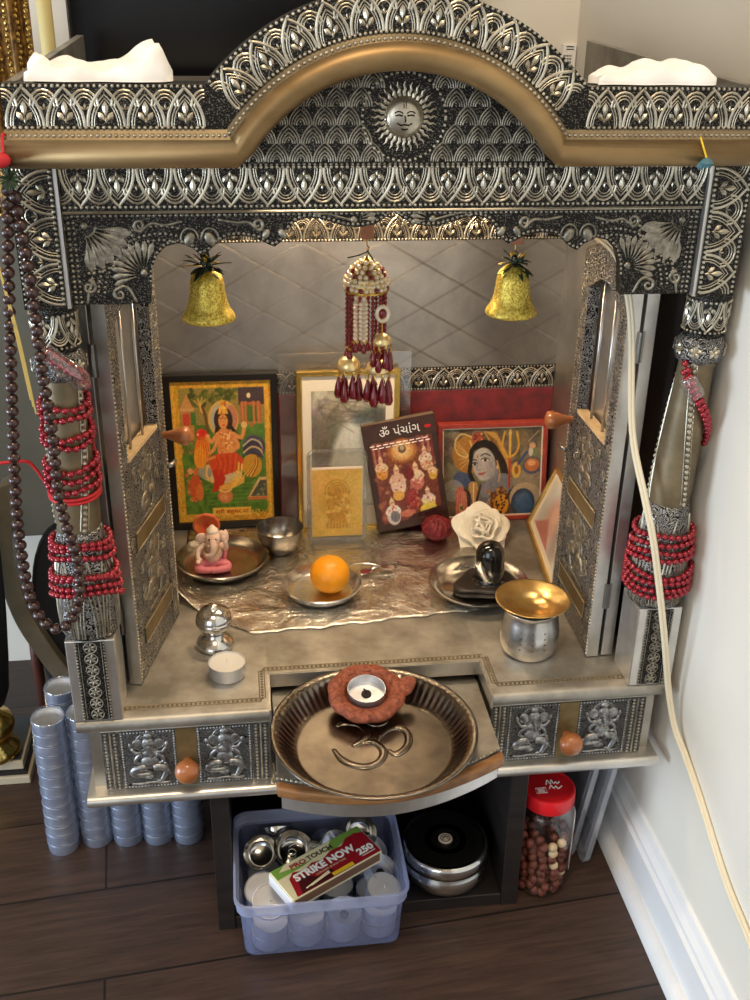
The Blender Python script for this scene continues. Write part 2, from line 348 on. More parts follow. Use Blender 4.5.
def arches(mb, L, h, n, beads=True, off=0.0, m=1):
    p = L/n; r = .00085
    k0 = -1 if off else 0
    for k in range(n):
        u = (k+.5)*p+off
        mb.tube(w0([(u+x, y+.0006) for x, y in ogive(p*.92, h*.95)]), r*1.35, 5, m, sq=SQ)
        mb.tube(w0([(u+x, y+.0006) for x, y in ogive(p*.72, h*.78)]), r*.55, 4, m, sq=SQ); mb.tube(w0([(u+x, y+.0006) for x, y in ogive(p*.60, h*.68)]), r*.4, 4, m, sq=SQ)
        # fleur-de-lis
        b = h*.13
        petal(mb, (u, b+h*.12), PI/2, h*.40, h*.155, m, h=.0012)
        petal(mb, (u-.0006, b+h*.02), PI*.70, h*.28, h*.14, m, h=.0012); petal(mb, (u+.0006, b+h*.02), PI*.30, h*.28, h*.14, m, h=.0012)
        petal(mb, (u, b+h*.16), PI*1.5, h*.2, h*.07, m, h=.0008)
    for k in range(n+1):
        u = k*p+off
        if u < -1e-6 or u > L+1e-6: continue
        a0, a1 = 0, PI
        if k == 0 and off == 0: a1 = PI/2
        if k == n and off == 0: a0 = PI/2
        for rr, q in ((.34, 1.0), (.26, .6), (.19, .45)):
            mb.tube(w0(arc((u, h*.52), p*rr, a0, a1, 8, h*rr*1.15)), r*q, 4, m, sq=SQ)
        if k not in (0, n) or off:
            for aa in (PI*.5, PI*.8, PI*.2): petal(mb, (u, h*.42), aa, h*.17, h*.055, m, h=.0006)
    if beads:
        nb = int(L/.0042)
        for i in range(nb):
            u = (i+.5)*L/nb
            mb.dome((u, .0, 0), .0016, m, .0014); mb.dome((u, h, 0), .0014, m, .0012)
def bead_line(mb, pts, gap=.0042, r=.0015, m=1, w=0):
    P = [Vector((p[0], p[1], 0)) for p in pts]; d = 0
    for a, b in zip(P, P[1:]):
        L = (b-a).length
        while d < L:
            q = a+(b-a)*(d/L); mb.dome((q.x, q.y, w), r, m, r*.85); d += gap
        d -= L
def spiral(mb, c, r, turns, a0, sgn=1, m=1, t=.0011, tail=None):
    n = int(14*turns); pts = [(c[0]+r*(1-.78*i/n)*cos(a0+sgn*2*PI*turns*i/n), c[1]+r*(1-.78*i/n)*sin(a0+sgn*2*PI*turns*i/n), 0) for i in range(n+1)]
    if tail: pts = smoothpts([(x, y, 0) for x, y in tail]+[pts[0]], 4)[:-1]+pts
    mb.tube(pts, [t*(.55+.6*sin(PI*min(1, .15+.85*i/len(pts)))) for i in range(len(pts))], 5, m, sq=SQ)
def fan(mb, c, a0, a1, n, L, W, m=1):
    for i in range(n):
        a = a0+(a1-a0)*(i+.5)/n; petal(mb, (c[0]+.005*cos(a), c[1]+.005*sin(a)), a, L*.95, W, m, h=.0011, e=2.3); mb.tube([(c[0]+.007*cos(a), c[1]+.007*sin(a), .0012), (c[0]+L*.8*cos(a), c[1]+L*.8*sin(a), .0014)], .0004, 4, m)
    mb.dome((c[0], c[1], 0), .0028, m, .0015, 10)
def rosette_strip(mb, w, L, m=1, n=None):
    # flowers in circles stacked along v, beads at both borders
    n = n or int(round(L/(w*.72))); p = L/n
    for k in range(n):
        c = (0, (k+.5)*p); R = min(w*.33, p*.47)
        mb.tube(w0(arc(c, R, 0, 2*PI, 14)[:-1]), .0005, 4, m, closed=True, sq=SQ)
        for i in range(6): petal(mb, c, i*PI/3+.3, R*.92, R*.42, m, h=.0004)
        mb.dome((*c, 0), R*.17, m, R*.14)
    for s in (-1, 1):
        bead_line(mb, [(s*w/2, .001), (s*w/2, L-.001)], .0036, .0013, m)
        mb.tube([(s*w*.40, 0, 0), (s*w*.40, L, 0)], .0004, 4, m)
def seated_figure(mb, s=1.0, m=1):
    # elephant-headed seated figure in low relief, about .046 wide x .07 high, origin at its middle bottom
    def E(c, r, rot=0, h=None):
        mb.ell((c[0]*s, c[1]*s, 0), (r[0]*s, r[1]*s, (h or min(r)*.55)*s), m, 10, 6, Matrix.Rotation(rot, 3, 'Z'))
    def Tb(p, r): mb.tube(smoothpts([(x*s, y*s, .0006) for x, y in p], 3), [q*s for q in np.interp(np.linspace(0, 1, (len(p)-1)*3+1), np.linspace(0, 1, len(r)), r)], 6, m, sq=(1, 1, .7))
    mb.tube([(x, y, 0) for x, y in arc((0, .0555*s), .0135*s, 0, 2*PI, 20)[:-1]], .0008*s, 5, m, closed=True, sq=SQ)
    mb.tube([(x, y, 0) for x, y in arc((0, .0555*s), .0112*s, 0, 2*PI, 20)[:-1]], .0004*s, 4, m, closed=True, sq=SQ)
    E((0, .0545), (.0076, .0082), 0, .0036); E((0, .0645), (.0050, .0050), 0, .0026); E((0, .0700), (.0022, .003), 0, .0018)
    E((-.0112, .0535), (.0062, .0075), .35, .0012); E((.0112, .0535), (.0062, .0075), -.35, .0012)
    for q in (-1, 1):
        Tb([(q*.0085, .059), (q*.0155, .058), (q*.0165, .051), (q*.0105, .047)], [.0007, .0007, .0007, .0006]); mb.dome((q*.0032*s, .0562*s, .0034*s), .0009*s, m); Tb([(q*.0032, .0485), (q*.0075, .0455)], [.0011, .0005])
    Tb([(0, .0525), (.0012, .046), (.0026, .040), (.0022, .035), (-.002, .0325), (-.0052, .034)], [.0046, .0040, .0033, .0027, .0021, .0015])
    E((0, .0285), (.0108, .0098), 0, .0030); E((0, .040), (.0105, .006), 0, .0022)
    for k in range(4): Tb([(-.016+.004*k, .021-.001*k), (-.013+.004*k, .0155), (-.009+.004*k, .012)], [.0006, .0007, .0005])
    Tb([(-.008, .041), (-.0135, .036), (-.0155, .030), (-.010, .027)], [.0026, .0024, .002, .0018])
    Tb([(.008, .041), (.0135, .036), (.0155, .030), (.010, .027)], [.0026, .0024, .002, .0018])
    Tb([(-.008, .043), (-.0145, .0425), (-.0185, .049)], [.0024, .0021, .0016]); Tb([(.008, .043), (.0145, .0425), (.0185, .049)], [.0024, .0021, .0016])
    E((-.0195, .0525), (.0022, .0042), .2, .0018); E((.0195, .0525), (.0022, .0042), -.2, .0018)
    Tb([(-.004, .022), (-.014, .021), (-.0195, .015), (-.013, .0115), (.0, .0125)], [.005, .0052, .0044, .0034, .0024])
    Tb([(.004, .022), (.013, .0215), (.0175, .016), (.0145, .008), (.012, .003)], [.005, .005, .0042, .0032, .0026])
    E((.010, .0022), (.0045, .0018), 0, .002); E((-.002, .0085), (.006, .0034), 0, .0025)
    for k in range(9): mb.dome(((-.008+.002*k)*s, (.0385-.004*sin(PI*k/8))*s, .0028*s), .0008*s, m)
    Tb([(-.021, .0), (-.012, -.001), (.0, .0005), (.014, -.001), (.021, 0)], [.0012, .0016, .0012, .0016, .001])
    Tb([(.0165, .028), (.0195, .019), (.0225, .010)], [.0016, .0012, .0006])

# ------------------------------------------------------------------ room
ZF = -.300
XW = .313; YB = .56
struct('floor', MB().box(-1.6, .34, -1.8, .60, ZF-.02, ZF), 'floor')
struct('wall_right', MB().box(XW, XW+.03, -1.8, .60, ZF, 1.5), 'wall')
struct('wall_back', MB().box(-1.6, XW, YB, YB+.03, ZF, 1.5), 'wall')
bp = [(XW, ZF), (.299, ZF), (.299, ZF+.066), (.3025, ZF+.069), (.3025, ZF+.075), (.307, ZF+.082), (.3095, ZF+.09), (XW, ZF+.092)]
def extr(poly, y0, y1): # profile in x,z along y
    b = MB(lambda u, v, w: (u, w, v)); b.prism(poly, y0, y1); return b
struct('baseboard_right', extr(bp, -1.8, YB), 'trim')
sh = [(.299, ZF)]+[(.299-.0135*cos(a), ZF+.0005+.0185*sin(a)) for a in [i*PI/12 for i in range(7)]]
struct('trim_1', extr(sh, -1.8, YB), 'trim')

# ------------------------------------------------------------------ the shrine
S = thing('home_shrine', 'tall silver embossed home shrine cabinet with domed arch, pillars and open doors on dark stand', 'shrine', (0, .2, -.104))
FR = lambda yf: (lambda u, v, w: (u, yf-w, v))            # local (x, z, out) on a front plane

# lower slab and base slab with rounded silver fronts
def slab_poly(y0, r, z0, z1, n=6):
    c = (z0+z1)/2; hh = (z1-z0)/2
    return [(.425, z0), (.425, z1), (y0+hh, z1)]+[(y0+hh-hh*sin(PI*i/n), c+hh*cos(PI*i/n)) for i in range(1, n)]+[(y0+hh, z0)]
MB(lambda u, v, w: (w, u, v)).prism(slab_poly(-.009, 0, -.104, -.091), -.2985, .2985).build('lower_slab', 'silver2', S, smooth=True, angle=.6)
# base slab: U-shaped plan with a cut-out for the pull-out tray
def ledge(x0, x1, y0):
    return MB(lambda u, v, w: (w, u, v)).prism(slab_poly(y0, 0, -.0165, 0), x0, x1)
bs = MB(lambda u, v, w: (w, u, v))
bs.prism(slab_poly(-.002, 0, -.0165, 0), -.301, -.1135); bs.prism(slab_poly(-.002, 0, -.0165, 0), .1135, .301)
bs.T = None; bs.box(-.1135, .1135, .0605, .425, -.0165, 0)
base = bs.build('base_slab', 'slab', S, smooth=True, angle=.6)
tr = MB(lambda u, v, w: (u, v, w))
def braid(pts, wd=.0038):
    P = smoothpts([(p[0], p[1], .0) for p in pts], 1); bead_line(tr, pts, .0046, .0016, 1, .0002)
    for s in (-1, 1):
        for a, b in zip(pts, pts[1:]):
            d = Vector((b[0]-a[0], b[1]-a[1])).normalized(); o = Vector((-d.y, d.x))*s*wd*.75
            tr.tube([(a[0]+o.x, a[1]+o.y, .0003), (b[0]+o.x, b[1]+o.y, .0003)], .0006, 4, 1)
for sx in (-1, 1):
    braid([(sx*.255, .0165), (sx*.1205, .0165)]); braid([(sx*.1195, .019), (sx*.1195, .0665)])
braid([(-.117, .0685), (.117, .0685)])
tr.build('braided_edging', ['slab', 'shaft'], base)
sv = MB().box(-.1135, -.1115, -.001, .0605, -.0165, -.0005).box(.1115, .1135, -.001, .0605, -.0165, -.0005).box(-.1135, .1135, .0595, .0615, -.0165, -.0005)
sv.build('cutout_lining', 'silver2', base)
# drawer housing
h = MB(); h.box(-.292, -.1135, .012, .42, -.091, -.0165); h.box(.1135, .292, .012, .42, -.091, -.0165); h.box(-.1135, .1135, .30, .42, -.091, -.0165)
h.build('drawer_housing', 'silver', S)
for sx in (-1, 1):
    xa, xb = (-.2805, -.1135) if sx < 0 else (.1135, .2805)
    d = MB(); d.box(xa+.0005, xb-.0005, .004, .0118, -.0905, -.017)
    dr = d.build('drawer', 'silver', S, bevel=.0008)
    b = MB(FR(.004)); z0, z1 = -.089, -.0185; H = z1-z0
    xc = (xa+xb)/2; edges = [(xa+.019, xc-.0105), (xc+.0105, xb-.019)]
    for (l, r_) in edges:
        b.prism([(l, z0), (r_, z0), (r_, z1), (l, z1)], 0, .0012, 0)
    for (l, r_) in ((xa+.001, xa+.018), (xb-.018, xb-.001)): b.prism([(l, z0), (r_, z0), (r_, z1), (l, z1)], 0, .0008, 0)
    dpan = b.build('embossed_panel', ['carved2', 'rib'], dr)
    for (l, r_) in edges:
        b = MB(lambda u, v, w, cx=(l+r_)/2: (cx+u, .0028-w, z0+.006+v)); seated_figure(b, .90)
        b.T = FR(.0028); bead_line(b, [(l+.0015, z0+.0015), (r_-.0015, z0+.0015), (r_-.0015, z1-.0015), (l+.0015, z1-.0015), (l+.0015, z0+.0015)], .0032, .0012, 0)
        b.build('elephant_headed_deity_relief', 'ribc', dr, smooth=True)
    for xs in ((xa+.005, xa+.0095, xa+.014), (xb-.005, xb-.0095, xb-.014)):
        b = MB(FR(.0032))
        for x in xs[::2]: bead_line(b, [(x, z0+.001), (x, z1-.001)], .0042, .0016, 0)
        b.tube([(xs[1], z0, 0), (xs[1], z1, 0)], .0008, 4, 0)
        b.build('beaded_edge', 'rib', dr)
    MB().box(xc-.0103, xc+.0103, .0028, .0042, z0, z1).build('brass_strip', 'brassplate', dr)
    k = MB(lambda u, v, w, xc=xc: (xc+u, .0028-w, -.060+v)); k.lathe([(.005, 0), (.005, .004), (.0085, .007), (.0122, .012), (.0126, .0165), (.0108, .0215), (.006, .0242), (0, .025)], 20)
    k.build('drawer_knob', 'knobwood', dr, smooth=True)

# pull-out tray under the plate
TZ = -.0225
front = [(-.1105, -.088)]+[(-.1105+.221*i/16, -.088-.030*sin(PI*(i/16))**.9+.020*(i/16)) for i in range(1, 16)]+[(.1105, -.068)]
tp = MB(); tp.prism([(-.1095, .058)]+[(x*.985, y+.012) for x, y in front]+[(.1095, .058)], TZ-.0012, TZ)
tray = tp.build('pull_out_tray', 'slab', S)
wf = MB(); A = [(x, y+.011) for x, y in front]; wf.strip(front, A, TZ-.0125, TZ-.0005)
wf.build('wooden_front_edge', 'wood', tray, bevel=.0025)
sk = MB(); A = [(x*.96, y+.006) for x, y in front]; B = [(x*.96, y+.010) for x, y in front]; sk.strip(A, B, TZ-.031, TZ-.012)
sk.build('silver_apron', 'silver2', tray)
tb = MB(); tb.box(-.109, .109, -.055, .25, TZ-.030, TZ-.0013); tb.build('tray_body', 'silver', tray)
bl = MB(); bead_line(bl, [(x*.985, y+.0125) for x, y in front], .0046, .0017, 0, TZ); bl.build('beaded_edge', 'rib', tray)

# pillars
PX = .2785; PY = .022
for sx in (-1, 1):
    px = sx*PX
    b = MB(); b.box(px-.0228, px+.0228, .0, .045, 0, .0925)
    col = b.build('pillar', 'silver2', S, bevel=.0012)
    b = MB(lambda u, v, w, px=px: (px+u*1, -.0002-w, .002+v)); b.prism([(-.0132, 0), (.0132, 0), (.0132, .089), (-.0132, .089)], 0, .0006, 0)
    b.T = lambda u, v, w, px=px: (px+u, -.0008-w, .002+v); rosette_strip(b, .0258, .089, 1, 7)
    b.build('rosette_panel', ['dots', 'ribd'], col)
    # petal base
    b = MB(); b.lathe([(.0215, .0925), (.026, .094), (.0275, .112), (.0272, .135), (.0245, .165), (.0222, .185), (.0208, .200), (.0200, .203), (.0185, .203)], 40, (px, PY, 0), 0)
    fol = b.build('petal_base', 'carved', col, smooth=True)
    b = MB()
    for k in range(7):
        a = 2*PI*k/7+.35
        for (hh, sp, q) in ((.095, .42, .0011), (.075, .30, .0007), (.055, .2, .0007)):
            pts = []
            for (u, v) in ogive(1, 1, 6):
                z = .097+v*hh; r = np.interp(z, [.0925, .112, .135, .165, .185, .203], [.0262, .0278, .0274, .0248, .0225, .0203]); an = a+u*2*sp
                pts.append((px+r*cos(an), PY+r*sin(an), z))
            b.tube(pts, q, 4, 0)
    b.build('petal_ribs', 'rib', fol)
    LN = lambda u, v, w, sx=sx: (u+(.0085*max(0, (w-.2)/.17) if sx > 0 else 0), v, w)
    sf = [(.0190, .201), (.0200, .215), (.0192, .25), (.0178, .29), (.0165, .32), (.0158, .346)]
    b = MB(LN); b.lathe(sf, 32, (px, PY, 0), 0); b.build('shaft', 'shaft', col, smooth=True)
    b = MB(LN)
    for a0 in (0, 2*PI/3, 4*PI/3):
        for off in (-.17, 0, .17):
            pts = []
            for i in range(25):
                z = .206+.138*i/24; r = np.interp(z, [q[1] for q in sf], [q[0] for q in sf])+.0003; an = -1.2+a0+sx*(-.9)*(i/24)+off
                pts.append((px+r*cos(an), PY+r*sin(an), z))
            if off:  b.tube(pts, .0006, 4, 0)
            else:
                for p in pts[::1]: b.ell(p, (.0025,)*3, 0, 6, 4)
    b.build('beaded_band', 'rib', col)
    b = MB(LN); b.lathe([(.0158, .344), (.0195, .346), (.0218, .352), (.0222, .358), (.0212, .364), (.0182, .3675), (.0172, .3685)], 32, (px, PY, 0), 0)
    rg = b.build('ring_moulding', 'carved', col, smooth=True)
    b = MB(LN)
    for k in range(8):
        a = 2*PI*k/8+.2; T = lambda u, v, w, a=a, px=px, LN=LN: LN(px+(.0222+w)*cos(a)-u*sin(a), PY+(.0222+w)*sin(a)+u*cos(a), .357+v)
        b.T = T
        for i in range(5): petal(b, (0, 0), i*2*PI/5+.3, .0062, .004, 0, h=.001)
    b.build('flowers', 'rib', rg)
    b = MB(LN); b.lathe([(.0165, .3685), (.0165, .373), (.0178, .3745), (.0190, .385), (.0190, .401), (.0184, .404), (.0184, .411)], 32, (px, PY, 0), 0)
    dm = b.build('capital_drum', 'dots', col, smooth=True, angle=.8)
    b = MB(lambda u, v, w, px=px, LN=LN: LN(px+(.0190+w)*cos(u/.019), PY+(.0190+w)*sin(u/.019), .4015-v)); arches(b, 2*PI*.019, .027, 5, True)
    b.build('arch_relief', 'rib', dm)
    # strip above the capital
    sxa, sxb = (px-.0165, px+.0165)
    b = MB(FR(.0)); b.prism([(sxa, .411), (sxb, .411), (sxb, .520), (sxa, .520)], -.04, .008, 0)
    st = b.build('corner_strip', ['dots'], S)
    q = -sx
    b = MB(lambda u, v, w, px=px, sx=sx: (px-sx*.0145+sx*v, -.008-w, .413+u)); arches(b, .106, .029, 3, True, m=0); b.build('arch_relief', 'rib', st)
    MB(FR(-.0)).prism([(px-sx*.0165, .411), (px-sx*.0195, .411), (px-sx*.0195, .520), (px-sx*.0165, .520)], 0, .0065, 0).build('plain_edge', 'silver2', st)

# architrave
b = MB(FR(.0)); b.prism([(-.2585, .484), (.2585, .484), (.2585, .522), (-.2585, .522)], -.03, .002, 0)
ar = b.build('architrave', ['dots'], S)
b = MB(lambda u, v, w: (-.2585+u, -.002-w, .5185-v)); arches(b, .517, .0295, 18, True, m=0)
b.tube([(0, .0335, 0), (.517, .0335, 0)], .0011, 5, 0)
b.build('arch_relief', 'rib', ar)

# scalloped valance
half = [(.0, .4835), (.007, .4785), (.015, .4735), (.026, .4715), (.038, .4718), (.05, .4755), (.06, .4785), (.07, .479), (.078, .477), (.085, .470), (.090, .461), (.096, .4565), (.102, .459), (.110, .4635), (.122, .4655), (.134, .4645), (.143, .459), (.149, .453), (.155, .4505), (.161, .456), (.171, .4605), (.182, .458), (.190, .450), (.1945, .438), (.196, .425), (.197, .412), (.2585, .412), (.2585, .487)]
low = half[:26]
poly = half+[(-x, z) for x, z in reversed(half[1:])]
b = MB(FR(.0)); b.prism(poly, -.012, .0, 0); val = b.build('valance', ['dots'], S)
b = MB(FR(.0))
for s in (-1, 1):
    edge = [(s*x, z+.0022) for x, z in low[:-1]]
    bead_line(b, edge, .0040, .0013, 0)
    bead_line(b, [(s*.2555, .414), (s*.2555, .482), (s*.004, .4825)], .0042, .0014, 0)
    bead_line(b, [(s*.2515, .414), (s*.2515, .478)], .0042, .0012, 0)
    # corner fan, side fan, scrolls, paisleys
    ca = PI*1.5 if s > 0 else PI*1.5
    fan(b, (s*.2435, .4745), (PI*1.02 if s > 0 else PI*1.48), (PI*1.52 if s > 0 else PI*1.98), 6, .033, .0088, 0)
    bead_line(b, arc((s*.2435, .4745), .037, (PI*1.0 if s > 0 else PI*1.5), (PI*1.5 if s > 0 else PI*2), 14), .0042, .0013, 0)
    b.tube(w0(arc((s*.2435, .4745), .0085, (PI*1.0 if s > 0 else PI*1.5), (PI*1.5 if s > 0 else PI*2), 8)), .0011, 5, 0, sq=SQ)
    fan(b, (s*.2005, .437), (-.5 if s > 0 else PI*.35), (PI*.65 if s > 0 else PI+.5), 10, .022, .0046, 0)
    for rr in (.047, .052, .058):
        bead_line(b, arc((s*.186, .416), rr, (0.1 if s > 0 else PI*.42), (PI*.58 if s > 0 else PI-.1), 20), .0042, .0012, 0)
    spiral(b, (s*.2445, .426), .0058, 1.3, PI*.5, s, 0, .0013, [(s*.247, .413), (s*.2445, .424), (s*.2405, .431)])
    spiral(b, (s*.221, .420), .0052, 1.2, PI*.5, -s, 0, .0013, [(s*.208, .4135), (s*.213, .424), (s*.218, .4265)])
    spiral(b, (s*.201, .4745), .0050, 1.3, PI*1.5, s, 0, .0013, [(s*.168, .4775), (s*.182, .4745), (s*.192, .476)])
    spiral(b, (s*.109, .4745), .0048, 1.2, PI*1.5, -s, 0, .0013, [(s*.140, .4785), (s*.126, .476), (s*.116, .476)])
    for q in (-1, 1):   # paisley pair over the outer cusp
        c = (s*.155+q*.008, .4635)
        b.ell((c[0], c[1], 0), (.0042, .0062, .0024), 0, 10, 6, Matrix.Rotation(q*.5, 3, 'Z'))
        b.tube(w0(arc(c, .0068, PI*.5-q*1.9, PI*.5+q*1.7, 12, .0085)), .0009, 5, 0, sq=SQ)
        c2 = (s*.096+q*.0065, .467); b.ell((c2[0], c2[1], 0), (.003, .0048, .002), 0, 8, 5, Matrix.Rotation(q*.6, 3, 'Z'))
    fan(b, (s*.032, .4775), (PI*.8 if s > 0 else -.1), (PI*1.1 if s > 0 else PI*.2), 3, .014, .0045, 0)
    spiral(b, (s*.062, .4815), .0022, 1.0, PI, s, 0, .0010, [(s*.032, .4765), (s*.045, .480), (s*.055, .4825)])
b.build('shell_and_scroll_relief', 'ribd', val, smooth=True)

# tympanum behind the arch
RC = .455
b = MB(FR(-.003)); a_ = math.acos((.521-RC)/.1415)
b.prism([(-.1415*sin(a_), .521)]+[(.1415*sin(-a_+2*a_*i/30), RC+.1415*cos(-a_+2*a_*i/30)) for i in range(31)], -.02, 0, 0)
ty = b.build('tympanum', ['dots'], S)
b = MB(FR(-.003))
for row in range(8):
    z = .5225+row*.0135
    for k in range(-9, 10):
        x = (k+(.5 if row % 2 else 0))*.0185
        if math.hypot(x, z+.012-RC) > .146 or math.hypot(x-.006, z+.008-.5555) < .0335: continue
        for sc in (1, .78, .56, .36): b.tube(w0([(x+u, z+v) for u, v in ogive(.0175*sc, .0145*sc, 5)]), .00055, 4, 0, sq=SQ)
        b.dome((x, z+.0025, 0), .0009, 0)
bead_line(b, [(-.122, .5205), (.122, .5205)], .0042, .0014, 0)
b.build('scale_relief', 'ribd', ty)
b = MB(FR(-.003)); sc_ = (.006, .5555)
b.ell((*sc_, 0), (.0142, .0142, .0045), 0, 24, 8)
su = b.build('sun_medallion', 'rib', ty, smooth=True)
b = MB(FR(-.003))
for k in range(28):
    a = 2*PI*k/28; pts = [(sc_[0]+r*cos(a+wv), sc_[1]+r*sin(a+wv), .0004) for r, wv in ((.0155, 0), (.018, .04), (.0205, -.02), (.0232, .03), (.0258, .0))]
    b.tube(pts, [.0012, .0013, .0010, .0007, .0002], 5, 0, sq=SQ)
bead_line(b, arc(sc_, .0325, 0, 2*PI, 40), .0044, .0014, 0)
b.tube(w0(arc(sc_, .0148, 0, 2*PI, 30)[:-1]), .0006, 4, 0, closed=True)
b.build('sun_rays', 'rib', su)
b = MB(lambda u, v, w: (sc_[0]+u, -.003-(.0045*math.sqrt(max(0, 1-(u*u+v*v)/.0142**2)))-w*.0+.0-w, sc_[1]+v))
for s in (-1, 1):
    b.tube(w0(arc((s*.0048, .0015), .0036, .5, PI-.5, 6, .0028)), .0005, 4, 0); b.tube(w0([(s*.0018, .0012), (s*.0048, .0018), (s*.0074, .0012)]), .0006, 4, 0)
    b.tube(w0([(0, -.0052), (s*.003, -.0058), (s*.0058, -.0042)]), .0006, 4, 0); b.tube(w0([(s*.0008, .0065), (s*.0009, .0115)]), .0004, 4, 0)
b.tube(w0([(0, .001), (.0006, -.0025), (0, -.0035)]), .0007, 4, 0); b.tube(w0([(-.0025, -.0085), (0, -.0092), (.0025, -.0085)]), .0007, 4, 0)
b.build('sun_face', 'dots', su)

# cornice: arched band, ledge and round moulding
def path(Rr, zs, xa, n=36):
    ac = math.acos((zs-RC)/Rr)
    return [(-xa, zs)]+[(Rr*sin(-ac+2*ac*i/n), RC+Rr*cos(-ac+2*ac*i/n)) for i in range(n+1)]+[(xa, zs)]
b = MB(FR(-.0)); b.strip(path(.1605, .5485, .289), path(.1905, .5795, .289), -.012, .022, 0)
cn = b.build('arched_cornice', ['dots'], S)
b = MB()
for s in (-1, 1):
    b.T = lambda u, v, w, s=s: (s*(.2885-u), -.022-w, .5497+v); arches(b, .1435, .0285, 5, True, m=0)
AR = 1.70
b.T = lambda u, v, w: ((.1618+v)*sin(-AR/2+u/.176), -.022-w, RC+(.1618+v)*cos(-AR/2+u/.176)); arches(b, AR*.176, .0275, 11, True, m=0)
b.build('arch_relief', 'rib', cn)
b = MB(FR(0)); A = path(.1500, .5370, .296); B = path(.1605, .5490, .289)
vs = [(x, z, .030) for x, z in A]+[(x, z, .0215) for x, z in B]+[(x, z, .0) for x, z in A]; n = len(A)
b.add(vs, [(i, i+1, n+i+1, n+i) for i in range(n-1)]+[(2*n+i, 2*n+i+1, i+1, i) for i in range(n-1)]+[(0, n, 2*n), (n-1, 3*n-1, 2*n-1)], 0)
lg = b.build('sloping_ledge', 'shaft', cn)
b = MB(FR(0)); bead_line(b, path(.1570, .5444, .294), .0044, .0018, 0, .0246); b.build('beaded_edge', 'rib', lg)
b = MB(FR(0)); b.tube([(x, z, .031) for x, z in path(.1452, .5322, .3005, 40)], .0100, 16, 0)
b.build('round_moulding', 'tube', S, smooth=True)
# top board, upper tray rims
b = MB(); b.box(-.289, .289, .012, .42, .545, .5535); b.box(-.289, .289, -.001, .012, .55, .578)
top = b.build('top_board', 'silver', S)
for s in (-1, 1):
    b = MB(lambda u, v, w, s=s: (s*w, u, v)); b.prism([(-.001, .545), (.42, .545), (.42, .594), (-.001, .5795)], .281, .2888)
    b.build('side_rim', 'slab', S, bevel=.0006)
# back wall of the shrine, borders, velvet, sides, ceiling
MB().box(-.276, .276, .408, .418, 0, .548).build('back_panel', 'quilt', S)
for z0, hh, nm in ((.181, .030, 'lower_border'), (.372, .032, 'upper_border')):
    b = MB(FR(.408)); b.prism([(-.2755, z0), (.2755, z0), (.2755, z0+hh), (-.2755, z0+hh)], 0, .0015, 0)
    o = b.build(nm, 'dots', S)
    b = MB(lambda u, v, w, z0=z0: (-.2755+u, .4065-w, z0+.0015+v)); arches(b, .551, hh-.003, 17, True, m=0); b.build('arch_relief', 'rib', o)
MB().box(-.2755, .2755, .4055, .408, .0005, .180).build('velvet_backing', 'velvet', S)
for s in (-1, 1):
    sp_ = MB().box(min(s*.276, s*.284), max(s*.276, s*.284), .200, .418, 0, .548).build('side_panel', 'silver', S)
    MB().box(min(s*.276, s*.284), max(s*.276, s*.284), .046, .1999, 0, .548).build('side_board', 'espresso', S)
MB().box(-.276, .276, .013, .408, .490, .496).build('ceiling_board', 'silver', S)
# light fitting under the ceiling
lf = MB().box(-.13, .13, .222, .240, .478, .490).build('light_strip', 'silver2', S)
MB().box(-.125, .125, .224, .238, .4765, .478).build('diffuser', 'led', lf)

